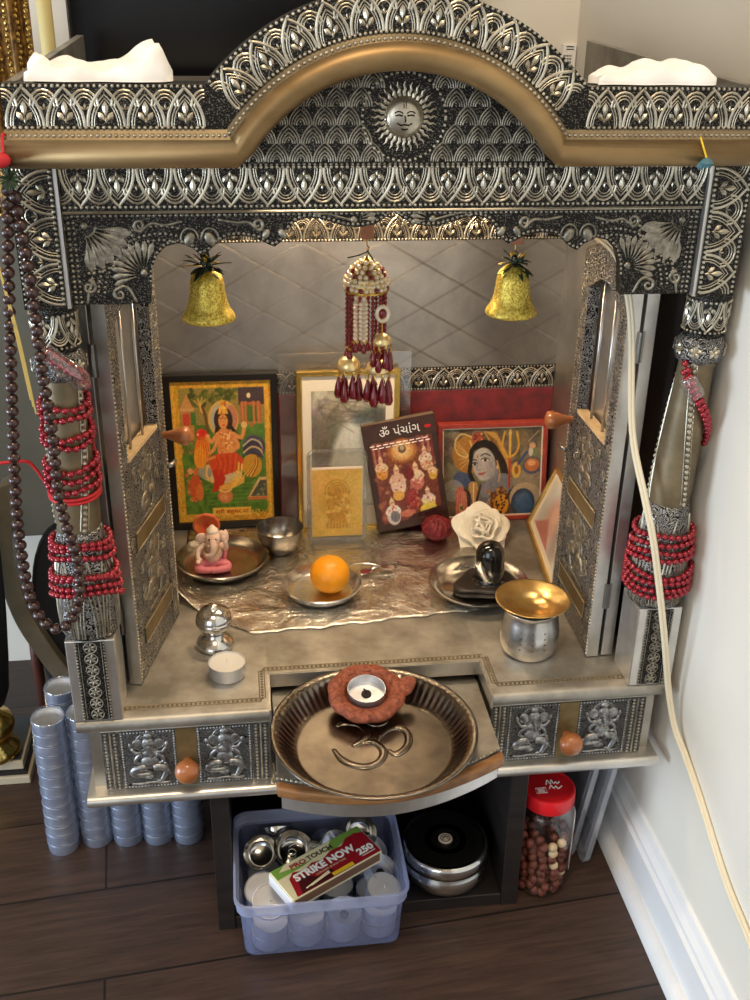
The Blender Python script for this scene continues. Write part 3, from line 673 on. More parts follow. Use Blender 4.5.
# doors
def door(T, s):
    # local: u from hinge edge towards the back, v up, w out of the visible face
    W = .136; H = .408; st = .021
    def topz(u): return H+.018*sin(PI*min(max(u/W, 0), 1))**.8
    b = MB(T); n = 12
    # stiles and rails
    b.prism([(0, 0), (st, 0), (st, H+.006), (0, H)], -.0125, 0, 0); b.prism([(W-st, 0), (W, 0), (W, H), (W-st, H+.006)], -.0125, 0, 0)
    b.prism([(st, 0), (W-st, 0), (W-st, .236), (st, .236)], -.0125, -.001, 0)
    tp = [(st+(W-2*st)*i/n, .372+.018*sin(PI*i/n)) for i in range(n+1)]; b.strip(tp, [(u, topz(u)) for u, _ in tp], -.0125, 0, 0)
    leaf = b.build('door', ['carved'], S)
    b = MB(T)
    bead_line(b, [(.0016, .003), (.0016, H), ], .0042, .0014, 0); bead_line(b, [(W-.0016, .003), (W-.0016, H)], .0042, .0014, 0)
    bead_line(b, [(st-.001, .24), (st-.001, .375)], .0042, .0012, 0); bead_line(b, [(W-st+.001, .24), (W-st+.001, .375)], .0042, .0012, 0)
    bead_line(b, [(u, topz(u)-.002) for u in np.linspace(0, W, 14)], .0042, .0014, 0)
    for u0 in (st*.5, W-st*.5):
        for k in range(14): spiral(b, (u0+(.002 if k % 2 else -.002), .018+k*.0275), .0058, 1.3, k*1.3, 1 if k % 2 else -1, 0, .0008)
    b.build('beaded_edge', 'rib', leaf)
    b = MB(lambda u, v, w: T(W/2+u, .062+v, w*.5-.0008)); seated_figure(b, 1.15, 0)
    b.T = lambda u, v, w: T(W/2+u, .165+v, w*.5-.0008); seated_figure(b, .95, 0)
    b.T = T
    for k in range(20):
        random.seed(k+50); u = random.choice((st+.012, W-st-.012, st+.02, W-st-.02)); spiral(b, (u, random.uniform(.02, .225)), .006, 1.5, k, random.choice((-1, 1)), 0, .0009)
    b.build('deity_relief', 'ribd', leaf, smooth=True)
    for v in (.034, .142):
        b = MB(T); b.prism([(st+.002, v), (W-st-.002, v), (W-st-.002, v+.019), (st+.002, v+.019)], -.0012, .0008, 0)
        b.tube(w0([(st+.002, v), (W-st-.002, v), (W-st-.002, v+.019), (st+.002, v+.019)], .0008), .0006, 4, 1, closed=True)
        b.build('brass_strip', ['brassplate', 'rib'], leaf)
    b = MB(T); b.prism([(0, .0), (0, H), (-.0008, H), (-.0008, 0)], -.0125, 0, 0); b.build('plain_edge', 'silver2', leaf)
    b = MB(T); b.prism([(st, .236), (W-st, .236), (W-st, .240), (st, .240)], -.0125, -.001, 0); b.build('window_ledge', 'ledge', leaf)
    for u in (.050, .086):
        b = MB(T); b.tube([(u, .239, -.007), (u, .388, -.007)], .0017, 8, 0); b.build('window_bar', 'silver2', leaf, smooth=True)
    b = MB(T); b.prism([(0, .0), (W, 0), (W, H), (0, H)], -.029, -.0165, 0)
    l2 = b.build('folded_leaf', 'silver2', S, bevel=.0008)
    for v in (.06, .33):
        b = MB(T); b.prism([(-.0012, v), (.0004, v), (.0004, v+.03), (-.0012, v+.03)], -.0185, -.0105, 0); b.tube([(-.0016, v, -.0145), (-.0016, v+.03, -.0145)], .0016, 8, 0); b.build('hinge', 'hinge', l2)
    kb = MB(lambda u, v, w: T(W-st*.5+u, .224+v, w)); kb.lathe([(.0035, 0), (.0038, .004), (.0055, .010), (.0085, .018), (.0102, .0225), (.0095, .027), (.005, .0295), (0, .030)], 18)
    kb.build('door_knob', 'knobwood', leaf, smooth=True)
    b = MB(T); b.tube([(W-.004, .185, .001), (W+.004, .185, .004), (W+.011, .185, .004)], .0024, 8, 0); b.build('latch', 'hinge', leaf, smooth=True)
door(lambda u, v, w: (.228-w, .055+u, .0015+v), 1)
dl = Vector((.24, .97)).normalized(); nl = Vector((dl.y, -dl.x))
door(lambda u, v, w: (-.241+dl.x*u+nl.x*w, .054+dl.y*u+nl.y*w, .0015+v), -1)
# ceiling hooks: wooden blocks the ornaments hang from
for x, y in ((-.003, .15), (-.155, .12), (.1345, .12)):
    hk = MB().box(x-.006, x+.006, y-.006, y+.006, .430, .490).build('hanging_block', 'knobwood', S, bevel=.001)
    MB().tube([(x, y, .430), (x, y, .424), (x+.002, y, .421), (x+.002, y, .419)], .0008, 6).build('hook', 'gold', hk)

# ------------------------------------------------------------------ flat printed pictures: colours painted per vertex of a fine grid
class Pic:
    def __init__(s, x0, y0, x1, y1, nx, ny, base):
        s.x0, s.y0, s.x1, s.y1, s.nx, s.ny = x0, y0, x1, y1, nx, ny
        X, Y = np.meshgrid(np.linspace(x0, x1, nx+1), np.linspace(y0, y1, ny+1)); s.X, s.Y = X, Y
        s.a = np.zeros((ny+1, nx+1, 3)); s.a[:] = base; s.soft = (x1-x0)/nx*.7; s.rs = np.random.RandomState(3)
    def put(s, d, col, al=1.0, soft=None):
        k = np.clip(.5-d/(2*(soft or s.soft)), 0, 1)[..., None]*al; s.a = s.a*(1-k)+np.array(col, float)*k
    def ell(s, cx, cy, rx, ry, col, rot=0, al=1., soft=None):
        c, n = cos(rot), sin(rot); dx, dy = s.X-cx, s.Y-cy; u, v = (dx*c+dy*n)/rx, (-dx*n+dy*c)/ry
        s.put((np.sqrt(u*u+v*v)-1)*min(rx, ry), col, al, soft)
    def poly(s, pts, col, al=1., soft=None):
        ins = np.zeros(s.X.shape, bool); d = np.full(s.X.shape, 1e9); n = len(pts)
        for i in range(n):
            (xa, ya), (xb, yb) = pts[i], pts[(i+1) % n]
            if ya != yb:
                c = ((ya > s.Y) != (yb > s.Y)) & (s.X < (xb-xa)*(s.Y-ya)/(yb-ya)+xa); ins ^= c
            d = np.minimum(d, s.seg((xa, ya), (xb, yb)))
        s.put(np.where(ins, -d, d), col, al, soft)
    def seg(s, a, b):
        vx, vy = b[0]-a[0], b[1]-a[1]; L = vx*vx+vy*vy+1e-9; t = np.clip(((s.X-a[0])*vx+(s.Y-a[1])*vy)/L, 0, 1)
        return np.hypot(s.X-a[0]-t*vx, s.Y-a[1]-t*vy)
    def line(s, pts, w, col, al=1., k=3):
        P = smoothpts([(p[0], p[1], 0) for p in pts], k) if len(pts) > 2 else pts
        d = np.full(s.X.shape, 1e9)
        for a, b in zip(P, P[1:]): d = np.minimum(d, s.seg(a, b))
        s.put(d-w/2, col, al)
    def rect(s, x0, y0, x1, y1, col, al=1., soft=None): s.poly([(x0, y0), (x1, y0), (x1, y1), (x0, y1)], col, al, soft)
    def noise(s, amp, cell, box=None):
        gx, gy = int((s.x1-s.x0)/cell)+3, int((s.y1-s.y0)/cell)+3; g = s.rs.uniform(-1, 1, (gy, gx, 3)); g = g*.5+g.mean(2, keepdims=True)
        fx, fy = (s.X-s.x0)/cell, (s.Y-s.y0)/cell; ix, iy = fx.astype(int), fy.astype(int); tx, ty = (fx-ix)[..., None], (fy-iy)[..., None]
        v = (g[iy, ix]*(1-tx)+g[iy, ix+1]*tx)*(1-ty)+(g[iy+1, ix]*(1-tx)+g[iy+1, ix+1]*tx)*ty
        if box is not None: v = v*(((s.X > box[0]) & (s.X < box[2]) & (s.Y > box[1]) & (s.Y < box[3]))[..., None])
        s.a = np.clip(s.a+v*amp, 0, 255)
    def blobs(s, n, box, r, cols, al=.8):
        for i in range(n):
            s.ell(s.rs.uniform(box[0], box[2]), s.rs.uniform(box[1], box[3]), s.rs.uniform(*r), s.rs.uniform(*r)*.8, cols[s.rs.randint(len(cols))], s.rs.uniform(0, 3), al)
    def mesh(s, name, T, parent, m='print'):
        # T(u right 0..1, v up 0..1) -> world
        b = MB(); b.grid(lambda u, v: T(u, v), s.nx, s.ny)
        o = b.build(name, m, parent); a = np.clip(s.a[::-1].reshape(-1, 3)/255, 0, 1)
        l = np.where(a <= .04045, a/12.92, ((a+.055)/1.055)**2.4)
        at = o.data.color_attributes.new('print', 'FLOAT_COLOR', 'POINT'); at.data.foreach_set('color', np.concatenate([l, np.ones((len(l), 1))], 1).ravel())
        return o
def frame_ring(name, T, W, H, bw, d0, d1, m, parent, bevel=.0008, bb=None):
    # mitred picture frame in local (u, v, w), outer size W x H
    b = MB(T); bb = bb or bw; O = [(0, 0), (W, 0), (W, H), (0, H)]; I = [(bw, bb), (W-bw, bb), (W-bw, H-bw), (bw, H-bw)]
    vs = [(x, y, d0) for x, y in O]+[(x, y, d0) for x, y in I]+[(x, y, d1) for x, y in O]+[(x, y, d1) for x, y in I]; fs = []
    for i in range(4):
        j = (i+1) % 4; fs += [(8+i, 8+j, 12+j, 12+i), (i, 4+i, 4+j, j), (i, j, 8+j, 8+i), (4+i, 12+i, 12+j, 4+j)]
    b.add(vs, fs); return b.build(name, m, parent, bevel=bevel)
def plate(b, T, x0, y0, x1, y1, w0_, w1, m=0):
    t = b.T; b.T = T; b.box(x0, x1, y0, y1, w0_, w1, m); b.T = t; return b

def paint_goddess():
    p = Pic(40, 75, 680, 915, 180, 236, (206, 164, 62))
    p.noise(28, 12); 
    for k in range(10): p.line([(52, 95+k*82), (62, 130+k*82), (52, 170+k*82)], 6, (232, 196, 96)); p.line([(664, 95+k*82), (654, 130+k*82), (664, 170+k*82)], 6, (232, 196, 96))
    I = (92, 122, 634, 865)
    p.rect(*I, (70, 124, 52)); p.noise(22, 30, I)
    p.rect(92, 122, 634, 330, (140, 134, 84)); p.rect(470, 122, 634, 220, (58, 52, 78)); p.ell(536, 168, 13, 15, (240, 232, 200))
    p.blobs(70, (150, 130, 470, 220), (10, 22), [(60, 84, 34), (84, 104, 44), (104, 118, 56), (48, 66, 30)])
    p.line([(262, 420), (262, 330), (250, 260), (225, 215)], 18, (92, 66, 38)); 
    for q in ((190, 190), (215, 180), (240, 175), (260, 185)): p.line([(235, 260), (225, 225), q], 7, (214, 178, 110))
    p.rect(480, 205, 612, 320, (170, 96, 62)); p.rect(505, 225, 585, 320, (70, 110, 56))
    for x in (488, 508, 560, 590): p.rect(x, 200, x+12, 330, (196, 122, 84))
    p.rect(95, 230, 185, 250, (206, 170, 130)); p.poly([(100, 232), (140, 150), (182, 232)], (196, 150, 104)); p.rect(100, 250, 180, 420, (190, 130, 90)); p.rect(110, 262, 155, 330, (190, 70, 56)); p.rect(160, 255, 192, 330, (60, 120, 60))
    p.blobs(30, (95, 380, 180, 500), (6, 14), [(190, 110, 60), (120, 90, 50), (200, 160, 110)])
    p.blobs(60, (100, 500, 630, 850), (12, 34), [(52, 116, 44), (84, 140, 60), (40, 96, 40), (106, 150, 70)], .6)
    for k in range(6): p.line([(230, 690+k*24), (420, 680+k*24), (630, 690+k*22)], 5, (120, 168, 84), .6)
    # pond, at lower right
    p.poly([(505, 775), (585, 650), (634, 650), (634, 790)], (214, 188, 150)); p.poly([(525, 765), (592, 668), (634, 668), (634, 768)], (62, 76, 80)); p.blobs(14, (560, 690, 630, 760), (4, 10), [(110, 140, 110), (160, 170, 160)]); p.rect(505, 770, 634, 788, (196, 110, 84))
    # attendants, lower left
    p.blobs(40, (110, 590, 220, 780), (8, 20), [(206, 110, 60), (190, 70, 50), (226, 170, 120), (150, 100, 60)]); p.ell(135, 600, 16, 20, (226, 170, 130)); p.ell(160, 690, 34, 70, (196, 84, 54), .2); p.ell(190, 730, 26, 50, (212, 120, 70))
    # rooster
    p.ell(560, 470, 72, 70, (46, 48, 86)); 
    for k, c in enumerate([(70, 80, 130), (190, 190, 196), (40, 44, 92), (200, 190, 170), (50, 60, 110)]): p.line([(490, 440+k*20), (545, 400+k*22), (600, 425+k*20), (612, 480+k*14)], 11, c)
    p.ell(540, 580, 66, 70, (196, 150, 50)); 
    for k in range(6): p.line([(480+k*12, 640), (530+k*10, 600-k*6), (560+k*3, 540-k*4)], 6, (110, 60, 40) if k % 2 else (240, 200, 90))
    p.ell(330, 620, 140, 60, (206, 196, 180), .1); p.ell(230, 610, 46, 36, (150, 160, 170))
    p.ell(222, 480, 50, 100, (226, 120, 40), .15); p.ell(205, 520, 40, 66, (236, 160, 50), .1); p.ell(222, 385, 34, 34, (206, 60, 40)); p.blobs(18, (192, 355, 256, 400), (8, 14), [(206, 30, 40), (230, 60, 50)]); p.ell(200, 385, 6, 6, (250, 230, 180))
    for k in range(10): p.line([(215+k*4, 400), (200+k*8, 480), (190+k*9, 560)], 3, (246, 180, 70) if k % 2 else (190, 80, 30), .7)
    # halo, hair, face
    p.ell(368, 300, 98, 108, (214, 180, 110)); p.ell(368, 300, 82, 94, (176, 190, 204)); p.ell(420, 290, 40, 70, (190, 90, 80), 0, .6); p.ell(368, 305, 60, 76, (40, 28, 26)); p.line([(330, 330), (318, 400), (335, 440)], 24, (36, 24, 22)); p.line([(405, 330), (440, 380), (470, 420)], 22, (36, 24, 22))
    p.poly([(335, 270), (348, 215), (368, 185), (388, 215), (402, 270)], (232, 190, 90)); p.blobs(26, (338, 200, 400, 270), (4, 8), [(250, 220, 130), (190, 60, 50), (200, 150, 60)])
    p.ell(366, 312, 31, 41, (226, 160, 104)); p.ell(354, 305, 7, 4, (250, 240, 230)); p.ell(380, 305, 7, 4, (250, 240, 230)); p.ell(354, 305, 3, 3, (20, 16, 16)); p.ell(380, 305, 3, 3, (20, 16, 16)); p.line([(345, 295), (362, 295)], 3, (40, 24, 20)); p.line([(372, 295), (389, 295)], 3, (40, 24, 20)); p.ell(367, 335, 9, 4, (190, 40, 40)); p.ell(367, 285, 3, 6, (190, 20, 30)); p.line([(367, 305), (369, 320)], 3, (190, 120, 80))
    # torso, arms
    p.poly([(325, 375), (345, 355), (392, 355), (425, 380), (445, 470), (430, 510), (320, 510)], (216, 140, 90)); p.rect(350, 345, 384, 372, (220, 150, 98))
    p.blobs(60, (340, 375, 420, 500), (3, 7), [(246, 214, 130), (206, 60, 50), (236, 190, 100), (250, 240, 220)])
    p.line([(325, 385), (285, 430), (262, 395)], 24, (224, 156, 104)); p.line([(430, 385), (480, 410), (500, 350)], 24, (224, 156, 104)); p.ell(500, 335, 20, 18, (230, 200, 150)); p.line([(330, 400), (300, 470), (270, 495)], 22, (224, 156, 104)); p.line([(435, 410), (455, 465), (370, 490)], 24, (224, 156, 104)); p.line([(530, 320), (548, 345), (575, 320)], 6, (220, 80, 70)); p.ell(262, 395, 13, 12, (230, 170, 120))
    p.poly([(300, 505), (440, 495), (490, 540), (470, 600), (330, 640), (270, 590), (250, 530)], (206, 70, 36)); p.poly([(275, 600), (330, 590), (365, 650), (330, 720), (270, 735), (290, 660)], (190, 44, 36)); p.poly([(320, 700), (420, 660), (490, 640), (485, 680), (380, 725), (320, 735)], (228, 180, 90))
    for k in range(9): p.line([(300+k*20, 510), (320+k*16, 560), (300+k*18, 620)], 4, (236, 120, 50) if k % 2 else (170, 40, 30), .8)
    for a in ((455, 560), (475, 570), (440, 610)): p.line([a, (a[0]-10, a[1]+70), (a[0]-40, a[1]+100)], 12, (236, 206, 110))
    p.line([(250, 570), (240, 630), (275, 670)], 14, (226, 196, 130)); p.line([(230, 540), (300, 520)], 16, (220, 150, 96))
    p.ell(356, 760, 50, 42, (206, 128, 92)); p.line([(318, 720), (356, 735), (398, 720)], 10, (240, 214, 150)); p.ell(350, 765, 26, 20, (226, 160, 120)); 
    p.rect(268, 830, 524, 880, (236, 200, 90)); p.blobs(40, (530, 850, 640, 885), (3, 7), [(150, 110, 30), (240, 210, 110)]); p.noise(16, 6); p.a = np.clip(p.a*np.array([1.03, .96, .82])*.9+np.array([20, 12, 0]), 0, 255)
    return p
def paint_shiva():
    p = Pic(40, 95, 640, 560, 200, 150, (120, 108, 92)); p.noise(40, 60); p.blobs(60, (40, 95, 640, 330), (14, 40), [(96, 84, 70), (140, 122, 98), (76, 66, 60), (150, 140, 126)], .55)
    p.ell(160, 360, 60, 44, (66, 86, 140), 0, .9); p.ell(100, 420, 66, 60, (176, 182, 190), 0, .7); p.ell(560, 380, 100, 60, (160, 150, 140), 0, .8)
    p.ell(200, 230, 105, 100, (176, 124, 60)); 
    for k in range(7): p.line([(210, 250), (110+k*6, 150+k*26)], 5, (216, 180, 110))
    p.line([(210, 140), (150, 122), (112, 160), (120, 215), (180, 245), (212, 200), (200, 160)], 8, (232, 200, 130))
    # cobra hood / hair bun behind
    p.poly([(280, 110), (360, 120), (430, 230), (450, 330), (400, 300), (330, 180)], (206, 160, 84)); 
    for k in range(6): p.line([(300+k*12, 120+k*8), (350+k*16, 190+k*26)], 5, (120, 84, 44))
    p.ell(250, 145, 36, 30, (170, 70, 56)); p.blobs(20, (222, 118, 280, 172), (5, 9), [(196, 80, 60), (232, 190, 130), (90, 50, 40)])
    p.ell(288, 240, 94, 84, (30, 24, 26)); p.line([(370, 240), (405, 300), (425, 390), (445, 470)], 52, (34, 27, 28)); p.line([(212, 260), (200, 320), (222, 370)], 24, (30, 24, 26))
    for k in range(12): p.line([(250+k*9, 180+k*3), (330+k*8, 250+k*10), (380+k*6, 400+k*6)], 2.5, (64, 52, 48), .7)
    p.ell(392, 400, 78, 62, (120, 128, 148), -.4); p.ell(310, 470, 84, 90, (118, 124, 144)); p.line([(345, 330), (330, 400), (300, 430)], 66, (134, 140, 160)); p.ell(350, 380, 26, 46, (106, 112, 136), .3, .7, 12)
    p.ell(288, 284, 70, 88, (190, 188, 194), -.22); p.ell(335, 315, 26, 66, (150, 152, 170), -.2, .7, 14); p.ell(262, 232, 34, 20, (202, 208, 216), 0, .7, 10); p.ell(250, 318, 20, 18, (206, 196, 200), 0, .6, 8); p.ell(322, 312, 18, 16, (204, 186, 192), 0, .5, 8); p.ell(284, 362, 24, 12, (196, 202, 214), 0, .7, 8)
    p.poly([(272, 262), (290, 252), (312, 256), (320, 262), (300, 272), (280, 270)], (240, 238, 236)); p.poly([(216, 284), (228, 274), (242, 276), (248, 280), (234, 290), (222, 290)], (240, 238, 236)); p.ell(296, 262, 9, 9, (34, 24, 26)); p.ell(232, 282, 8, 8, (34, 24, 26))
    p.line([(268, 240), (294, 228), (326, 240)], 5, (26, 20, 22)); p.line([(206, 272), (224, 258), (244, 262)], 5, (26, 20, 22)); p.line([(270, 260), (292, 250), (322, 260)], 4, (28, 20, 22)); p.line([(214, 282), (228, 272), (248, 278)], 4, (28, 20, 22))
    p.line([(256, 262), (244, 300), (250, 314), (266, 312)], 4, (128, 136, 162)); p.ell(256, 312, 12, 6, (150, 150, 172), 0, .6, 4); p.poly([(252, 334), (264, 328), (274, 331), (286, 326), (300, 328), (282, 342), (266, 343)], (196, 92, 96)); p.line([(252, 334), (276, 334), (300, 328)], 2.5, (140, 54, 62)); p.ell(247, 242, 5, 13, (226, 196, 80), -.2); p.ell(247, 242, 2.5, 7, (176, 50, 40), -.2)
    for k in range(3): p.line([(224, 214+k*8), (258, 205+k*8), (300, 204+k*8)], 2, (226, 224, 220), .7)
    p.line([(368, 270), (386, 330), (380, 380)], 9, (206, 170, 110)); p.ell(372, 300, 7, 13, (236, 206, 140))
    # shawl, serpent, tiger skin
    p.poly([(300, 560), (330, 450), (400, 400), (440, 440), (450, 560)], (110, 66, 44)); p.blobs(50, (310, 420, 440, 540), (6, 12), [(66, 40, 30), (176, 120, 80), (214, 160, 84)])
    p.ell(400, 505, 46, 56, (222, 160, 50)); p.blobs(18, (364, 460, 436, 555), (5, 10), [(40, 26, 20)], 1); 
    for k in range(4): p.line([(255, 470+k*22), (285, 520+k*12), (330, 470+k*20)], 7, (206, 196, 180))
    p.poly([(196, 385), (218, 372), (246, 380), (258, 420), (236, 480), (228, 525), (220, 480), (198, 430)], (196, 150, 96)); p.line([(226, 385), (226, 500)], 8, (240, 214, 160)); 
    p.line([(170, 420), (200, 450), (190, 540)], 20, (60, 50, 56)); p.line([(268, 400), (250, 470), (240, 540)], 14, (70, 50, 40))
    p.poly([(115, 420), (150, 392), (175, 430), (200, 560), (115, 560)], (206, 110, 100)); 
    for k in range(5): p.line([(130+k*12, 430), (122+k*16, 550)], 4, (236, 170, 150))
    p.ell(150, 515, 14, 20, (226, 196, 120)); p.rect(144, 505, 150, 525, (60, 30, 30)); p.rect(153, 505, 159, 525, (60, 30, 30))
    # trident, drum, pots, blue tarn
    p.line([(446, 240), (447, 410)], 14, (190, 80, 50)); p.line([(446, 110), (447, 250)], 14, (236, 196, 90)); p.line([(412, 120), (398, 190), (420, 240), (446, 250)], 12, (226, 176, 70)); p.line([(486, 120), (500, 190), (478, 236), (446, 250)], 12, (226, 176, 70)); p.poly([(436, 130), (446, 100), (457, 130)], (240, 214, 130))
    p.ell(488, 322, 28, 44, (226, 184, 92)); p.ell(490, 322, 12, 22, (160, 90, 40)); p.line([(500, 290), (545, 235), (565, 225)], 14, (60, 84, 150)); p.ell(585, 300, 58, 46, (70, 84, 130)); p.ell(585, 296, 46, 36, (196, 116, 70)); p.ell(582, 286, 26, 16, (236, 180, 130)); p.ell(600, 230, 18, 26, (110, 140, 110)); p.ell(575, 225, 14, 26, (220, 214, 204)); p.ell(585, 195, 20, 16, (220, 180, 150))
    p.ell(550, 470, 100, 80, (190, 172, 150)); p.ell(535, 500, 74, 78, (40, 56, 86)); p.ell(540, 505, 62, 66, (70, 106, 160), 0, 1, 14); p.line([(448, 330), (448, 560)], 3, (60, 50, 50)); p.line([(618, 120), (560, 170)], 5, (220, 210, 190), .7)
    p.noise(16, 7); p.a = np.clip(p.a*np.array([1.02, .97, .90])*.92+np.array([8, 6, 0]), 0, 255); return p
def paint_cover():
    p = Pic(0, 0, 540, 860, 120, 170, (66, 42, 34)); p.noise(6, 40)
    I = (40, 150, 500, 800); p.rect(*I, (120, 60, 48)); p.blobs(120, I, (12, 30), [(150, 84, 64), (96, 44, 40), (206, 160, 120), (176, 110, 80)], .6)
    for x in (50, 90, 420, 460): p.rect(x, 150, x+14, 420, (186, 116, 96))
    for x in (72, 114, 445, 482): p.rect(x, 150, x+8, 400, (120, 30, 40))
    p.rect(150, 240, 385, 350, (130, 66, 30)); p.ell(268, 245, 118, 105, (130, 66, 30)); p.ell(268, 240, 100, 85, (206, 140, 76), 0, 1, 20); p.ell(268, 235, 60, 58, (240, 196, 130), 0, 1, 26); p.ell(268, 225, 30, 34, (110, 84, 60)); p.ell(268, 215, 16, 20, (196, 170, 130))
    def fig(x, y, s, c1, c2):
        p.ell(x, y+90*s, 46*s, 70*s, c2); p.ell(x, y+44*s, 30*s, 34*s, c1); p.ell(x, y, 17*s, 20*s, (226, 176, 140)); p.poly([(x-18*s, y-12*s), (x, y-46*s), (x+18*s, y-12*s)], (232, 204, 150)); p.line([(x-28*s, y+30*s), (x-46*s, y+64*s), (x-20*s, y+84*s)], 14*s, c1); p.line([(x+28*s, y+30*s), (x+46*s, y+64*s), (x+20*s, y+84*s)], 14*s, c1); p.ell(x-6*s, y-2*s, 2.5*s, 2*s, (50, 30, 26)); p.ell(x+6*s, y-2*s, 2.5*s, 2*s, (50, 30, 26))
        p.blobs(16, (x-30*s, y+20*s, x+30*s, y+130*s), (4*s, 9*s), [(246, 226, 190), (206, 120, 90), (232, 190, 140), (180, 60, 56)])
    fig(95, 290, .95, (226, 196, 160), (214, 150, 60)); fig(430, 270, 1., (226, 206, 180), (206, 150, 110)); fig(200, 390, 1.25, (222, 180, 150), (226, 196, 170)); fig(345, 390, 1.15, (226, 196, 160), (196, 110, 96)); fig(470, 400, .7, (236, 206, 160), (222, 170, 60))
    p.ell(290, 640, 50, 80, (150, 50, 46)); p.blobs(26, (250, 570, 340, 720), (8, 16), [(176, 70, 60), (120, 36, 36), (214, 130, 100)]); p.ell(190, 590, 44, 40, (226, 170, 84)); p.ell(290, 430, 40, 50, (120, 40, 36))
    fig(130, 640, 1.15, (240, 226, 214), (214, 200, 196)); fig(410, 600, 1.05, (236, 214, 196), (234, 206, 80)); p.ell(400, 735, 66, 40, (234, 206, 84)); p.ell(140, 755, 36, 46, (120, 116, 120)); p.ell(240, 745, 60, 30, (206, 120, 96))
    p.poly([(280, 760), (500, 730), (500, 800), (230, 800)], (66, 36, 32)); p.noise(22, 9, I)
    return p
def paint_cave():
    p = Pic(0, 0, 370, 500, 80, 110, (150, 140, 120)); p.noise(34, 60); p.noise(20, 22); p.blobs(50, (0, 0, 370, 120), (14, 44), [(176, 166, 144), (120, 112, 96), (196, 186, 164)], .5)
    p.ell(60, 200, 90, 120, (96, 86, 70), .2, .7, 30); p.ell(310, 120, 70, 50, (66, 72, 66), .2, .8, 20); p.poly([(90, 330), (110, 230), (160, 150), (230, 110), (300, 140), (340, 240), (370, 330), (370, 500), (70, 500)], (206, 202, 186), 1, 14); p.ell(230, 260, 90, 120, (222, 220, 206), 0, .6, 40); p.ell(250, 120, 44, 26, (70, 84, 84), 0, .8, 14)
    for k in range(14): p.line([(p.rs.uniform(0, 370), p.rs.uniform(0, 110)), (p.rs.uniform(0, 370), p.rs.uniform(40, 150)), (p.rs.uniform(0, 370), p.rs.uniform(30, 180))], 3, (90, 80, 66), .6)
    p.noise(14, 8); return p
def paint_goldcard():
    p = Pic(0, 0, 240, 340, 80, 114, (226, 182, 88)); p.noise(14, 40)
    for k in range(28):
        a = k*2*PI/28; p.line([(120+50*cos(a), 110+50*sin(a)), (120+150*cos(a), 110+150*sin(a))], 4, (236, 192, 96), .6)
    p.ell(120, 170, 66, 100, (196, 134, 40), 0, .7, 20)
    for rr in (30, 44, 58): p.line([(120+rr*cos(a/3), 110+rr*sin(a/3)) for a in range(20)], 4, (176, 116, 34), .8)
    p.blobs(70, (60, 110, 180, 270), (5, 14), [(232, 180, 80), (170, 110, 30), (244, 206, 120)], .7); p.ell(120, 112, 18, 24, (176, 116, 36), 0, .8); p.poly([(60, 300), (90, 220), (150, 220), (180, 300)], (186, 124, 40), .8)
    for k in range(12): p.line([(30+k*16, 300), (40+k*15, 250+8*(k % 3))], 3, (246, 210, 120), .7)
    p.noise(16, 9); p.a = np.clip(p.a*.72+np.array([66, 54, 30]), 0, 255); return p

# ------------------------------------------------------------------ pictures and books at the back of the shrine
GT = lambda x0, y, z0: (lambda u, v, w: (x0+u, y-w, z0+v))
t = thing('framed_picture', 'black framed print of goddess riding a rooster with gilt border', 'picture', (-.154, .40, .0005))
W, H = .1405, .213; T = GT(-.2243, .398, .0005)
frame_ring('frame', T, W, H, .0085, -.006, .005, 'blackframe', t, bb=.0095)
b = MB(); plate(b, T, .004, .004, W-.004, H-.004, -.0055, .0005).build('backing', 'blackframe', t)
pr_ = paint_goddess().mesh('print', lambda u, v: T(.008+u*(W-.016), .009+v*(H-.0165), .0012), t)
sx_ = (W-.016)/640; sy_ = (H-.0165)/840
b = MB(T); b.text('श्री बहुचर मां', 0, .0075, (.008+(396-40)*sx_, .009+(915-857)*sy_), 0, .0015, .0001, width=.043); b.build('caption_lettering', 'labelr', pr_)

t = thing('acrylic_sheet', 'large clear acrylic sheet standing behind gold framed picture', 'acrylic sheet', (0, .386, .0005))
b = MB(); b.box(-.082, .084, .3845, .3875, .0005, .2405); b.build('sheet', 'clearp', t, bevel=.0008)
t = thing('framed_picture', 'thin gold framed picture of pale rock cave behind gold foil card', 'picture', (0, .372, .0005))
W, H = .1295, .2215; T = GT(-.0615, .373, .0005)
frame_ring('frame', T, W, H, .0055, -.006, .003, 'gold', t); frame_ring('inner_frame_lip', lambda u, v, w: T(.0055+u, .0055+v, w), W-.011, H-.011, .0016, -.004, .0012, 'goldd', t, bevel=0)
b = MB(); plate(b, T, .003, .003, W-.003, H-.003, -.0055, -.001).build('mount', 'mount', t)
paint_cave().mesh('print', lambda u, v: T(.0185+u*.0935, .035+v*.160, -.0004), t)

t = thing('foil_card_holder', 'gold embossed foil card in clear rounded acrylic holder', 'holy card', (-.014, .338, .003))
T = GT(-.0515, .338, .003); W, H = .075, .128
def rrect(x0, y0, x1, y1, r, n=5):
    P = []
    for cx, cy, a in ((x1-r, y0+r, -PI/2), (x1-r, y1-r, 0), (x0+r, y1-r, PI/2), (x0+r, y0+r, PI)): P += arc((cx, cy), r, a, a+PI/2, n)
    return P
b = MB(T); b.prism(rrect(0, 0, W, H, .009), -.004, .0005); b.tube([(x, y, -.0015) for x, y in rrect(.0016, .0016, W-.0016, H-.0016, .0085)], .0022, 8, 0, closed=True); b.build('holder', 'clearp', t, smooth=True, angle=.7)
MB().box(-.047, .019, .318, .345, .003, .0052).build('foot', 'clearp', t, bevel=.001)
b = MB(); plate(b, T, .0055, .009, .069, .1055, .0008, .0016).build('card_edge', 'cream', t)
paint_goldcard().mesh('foil_card', lambda u, v: T(.0058+u*.0628, .0092+v*.0935, .002), t, 'gprint')

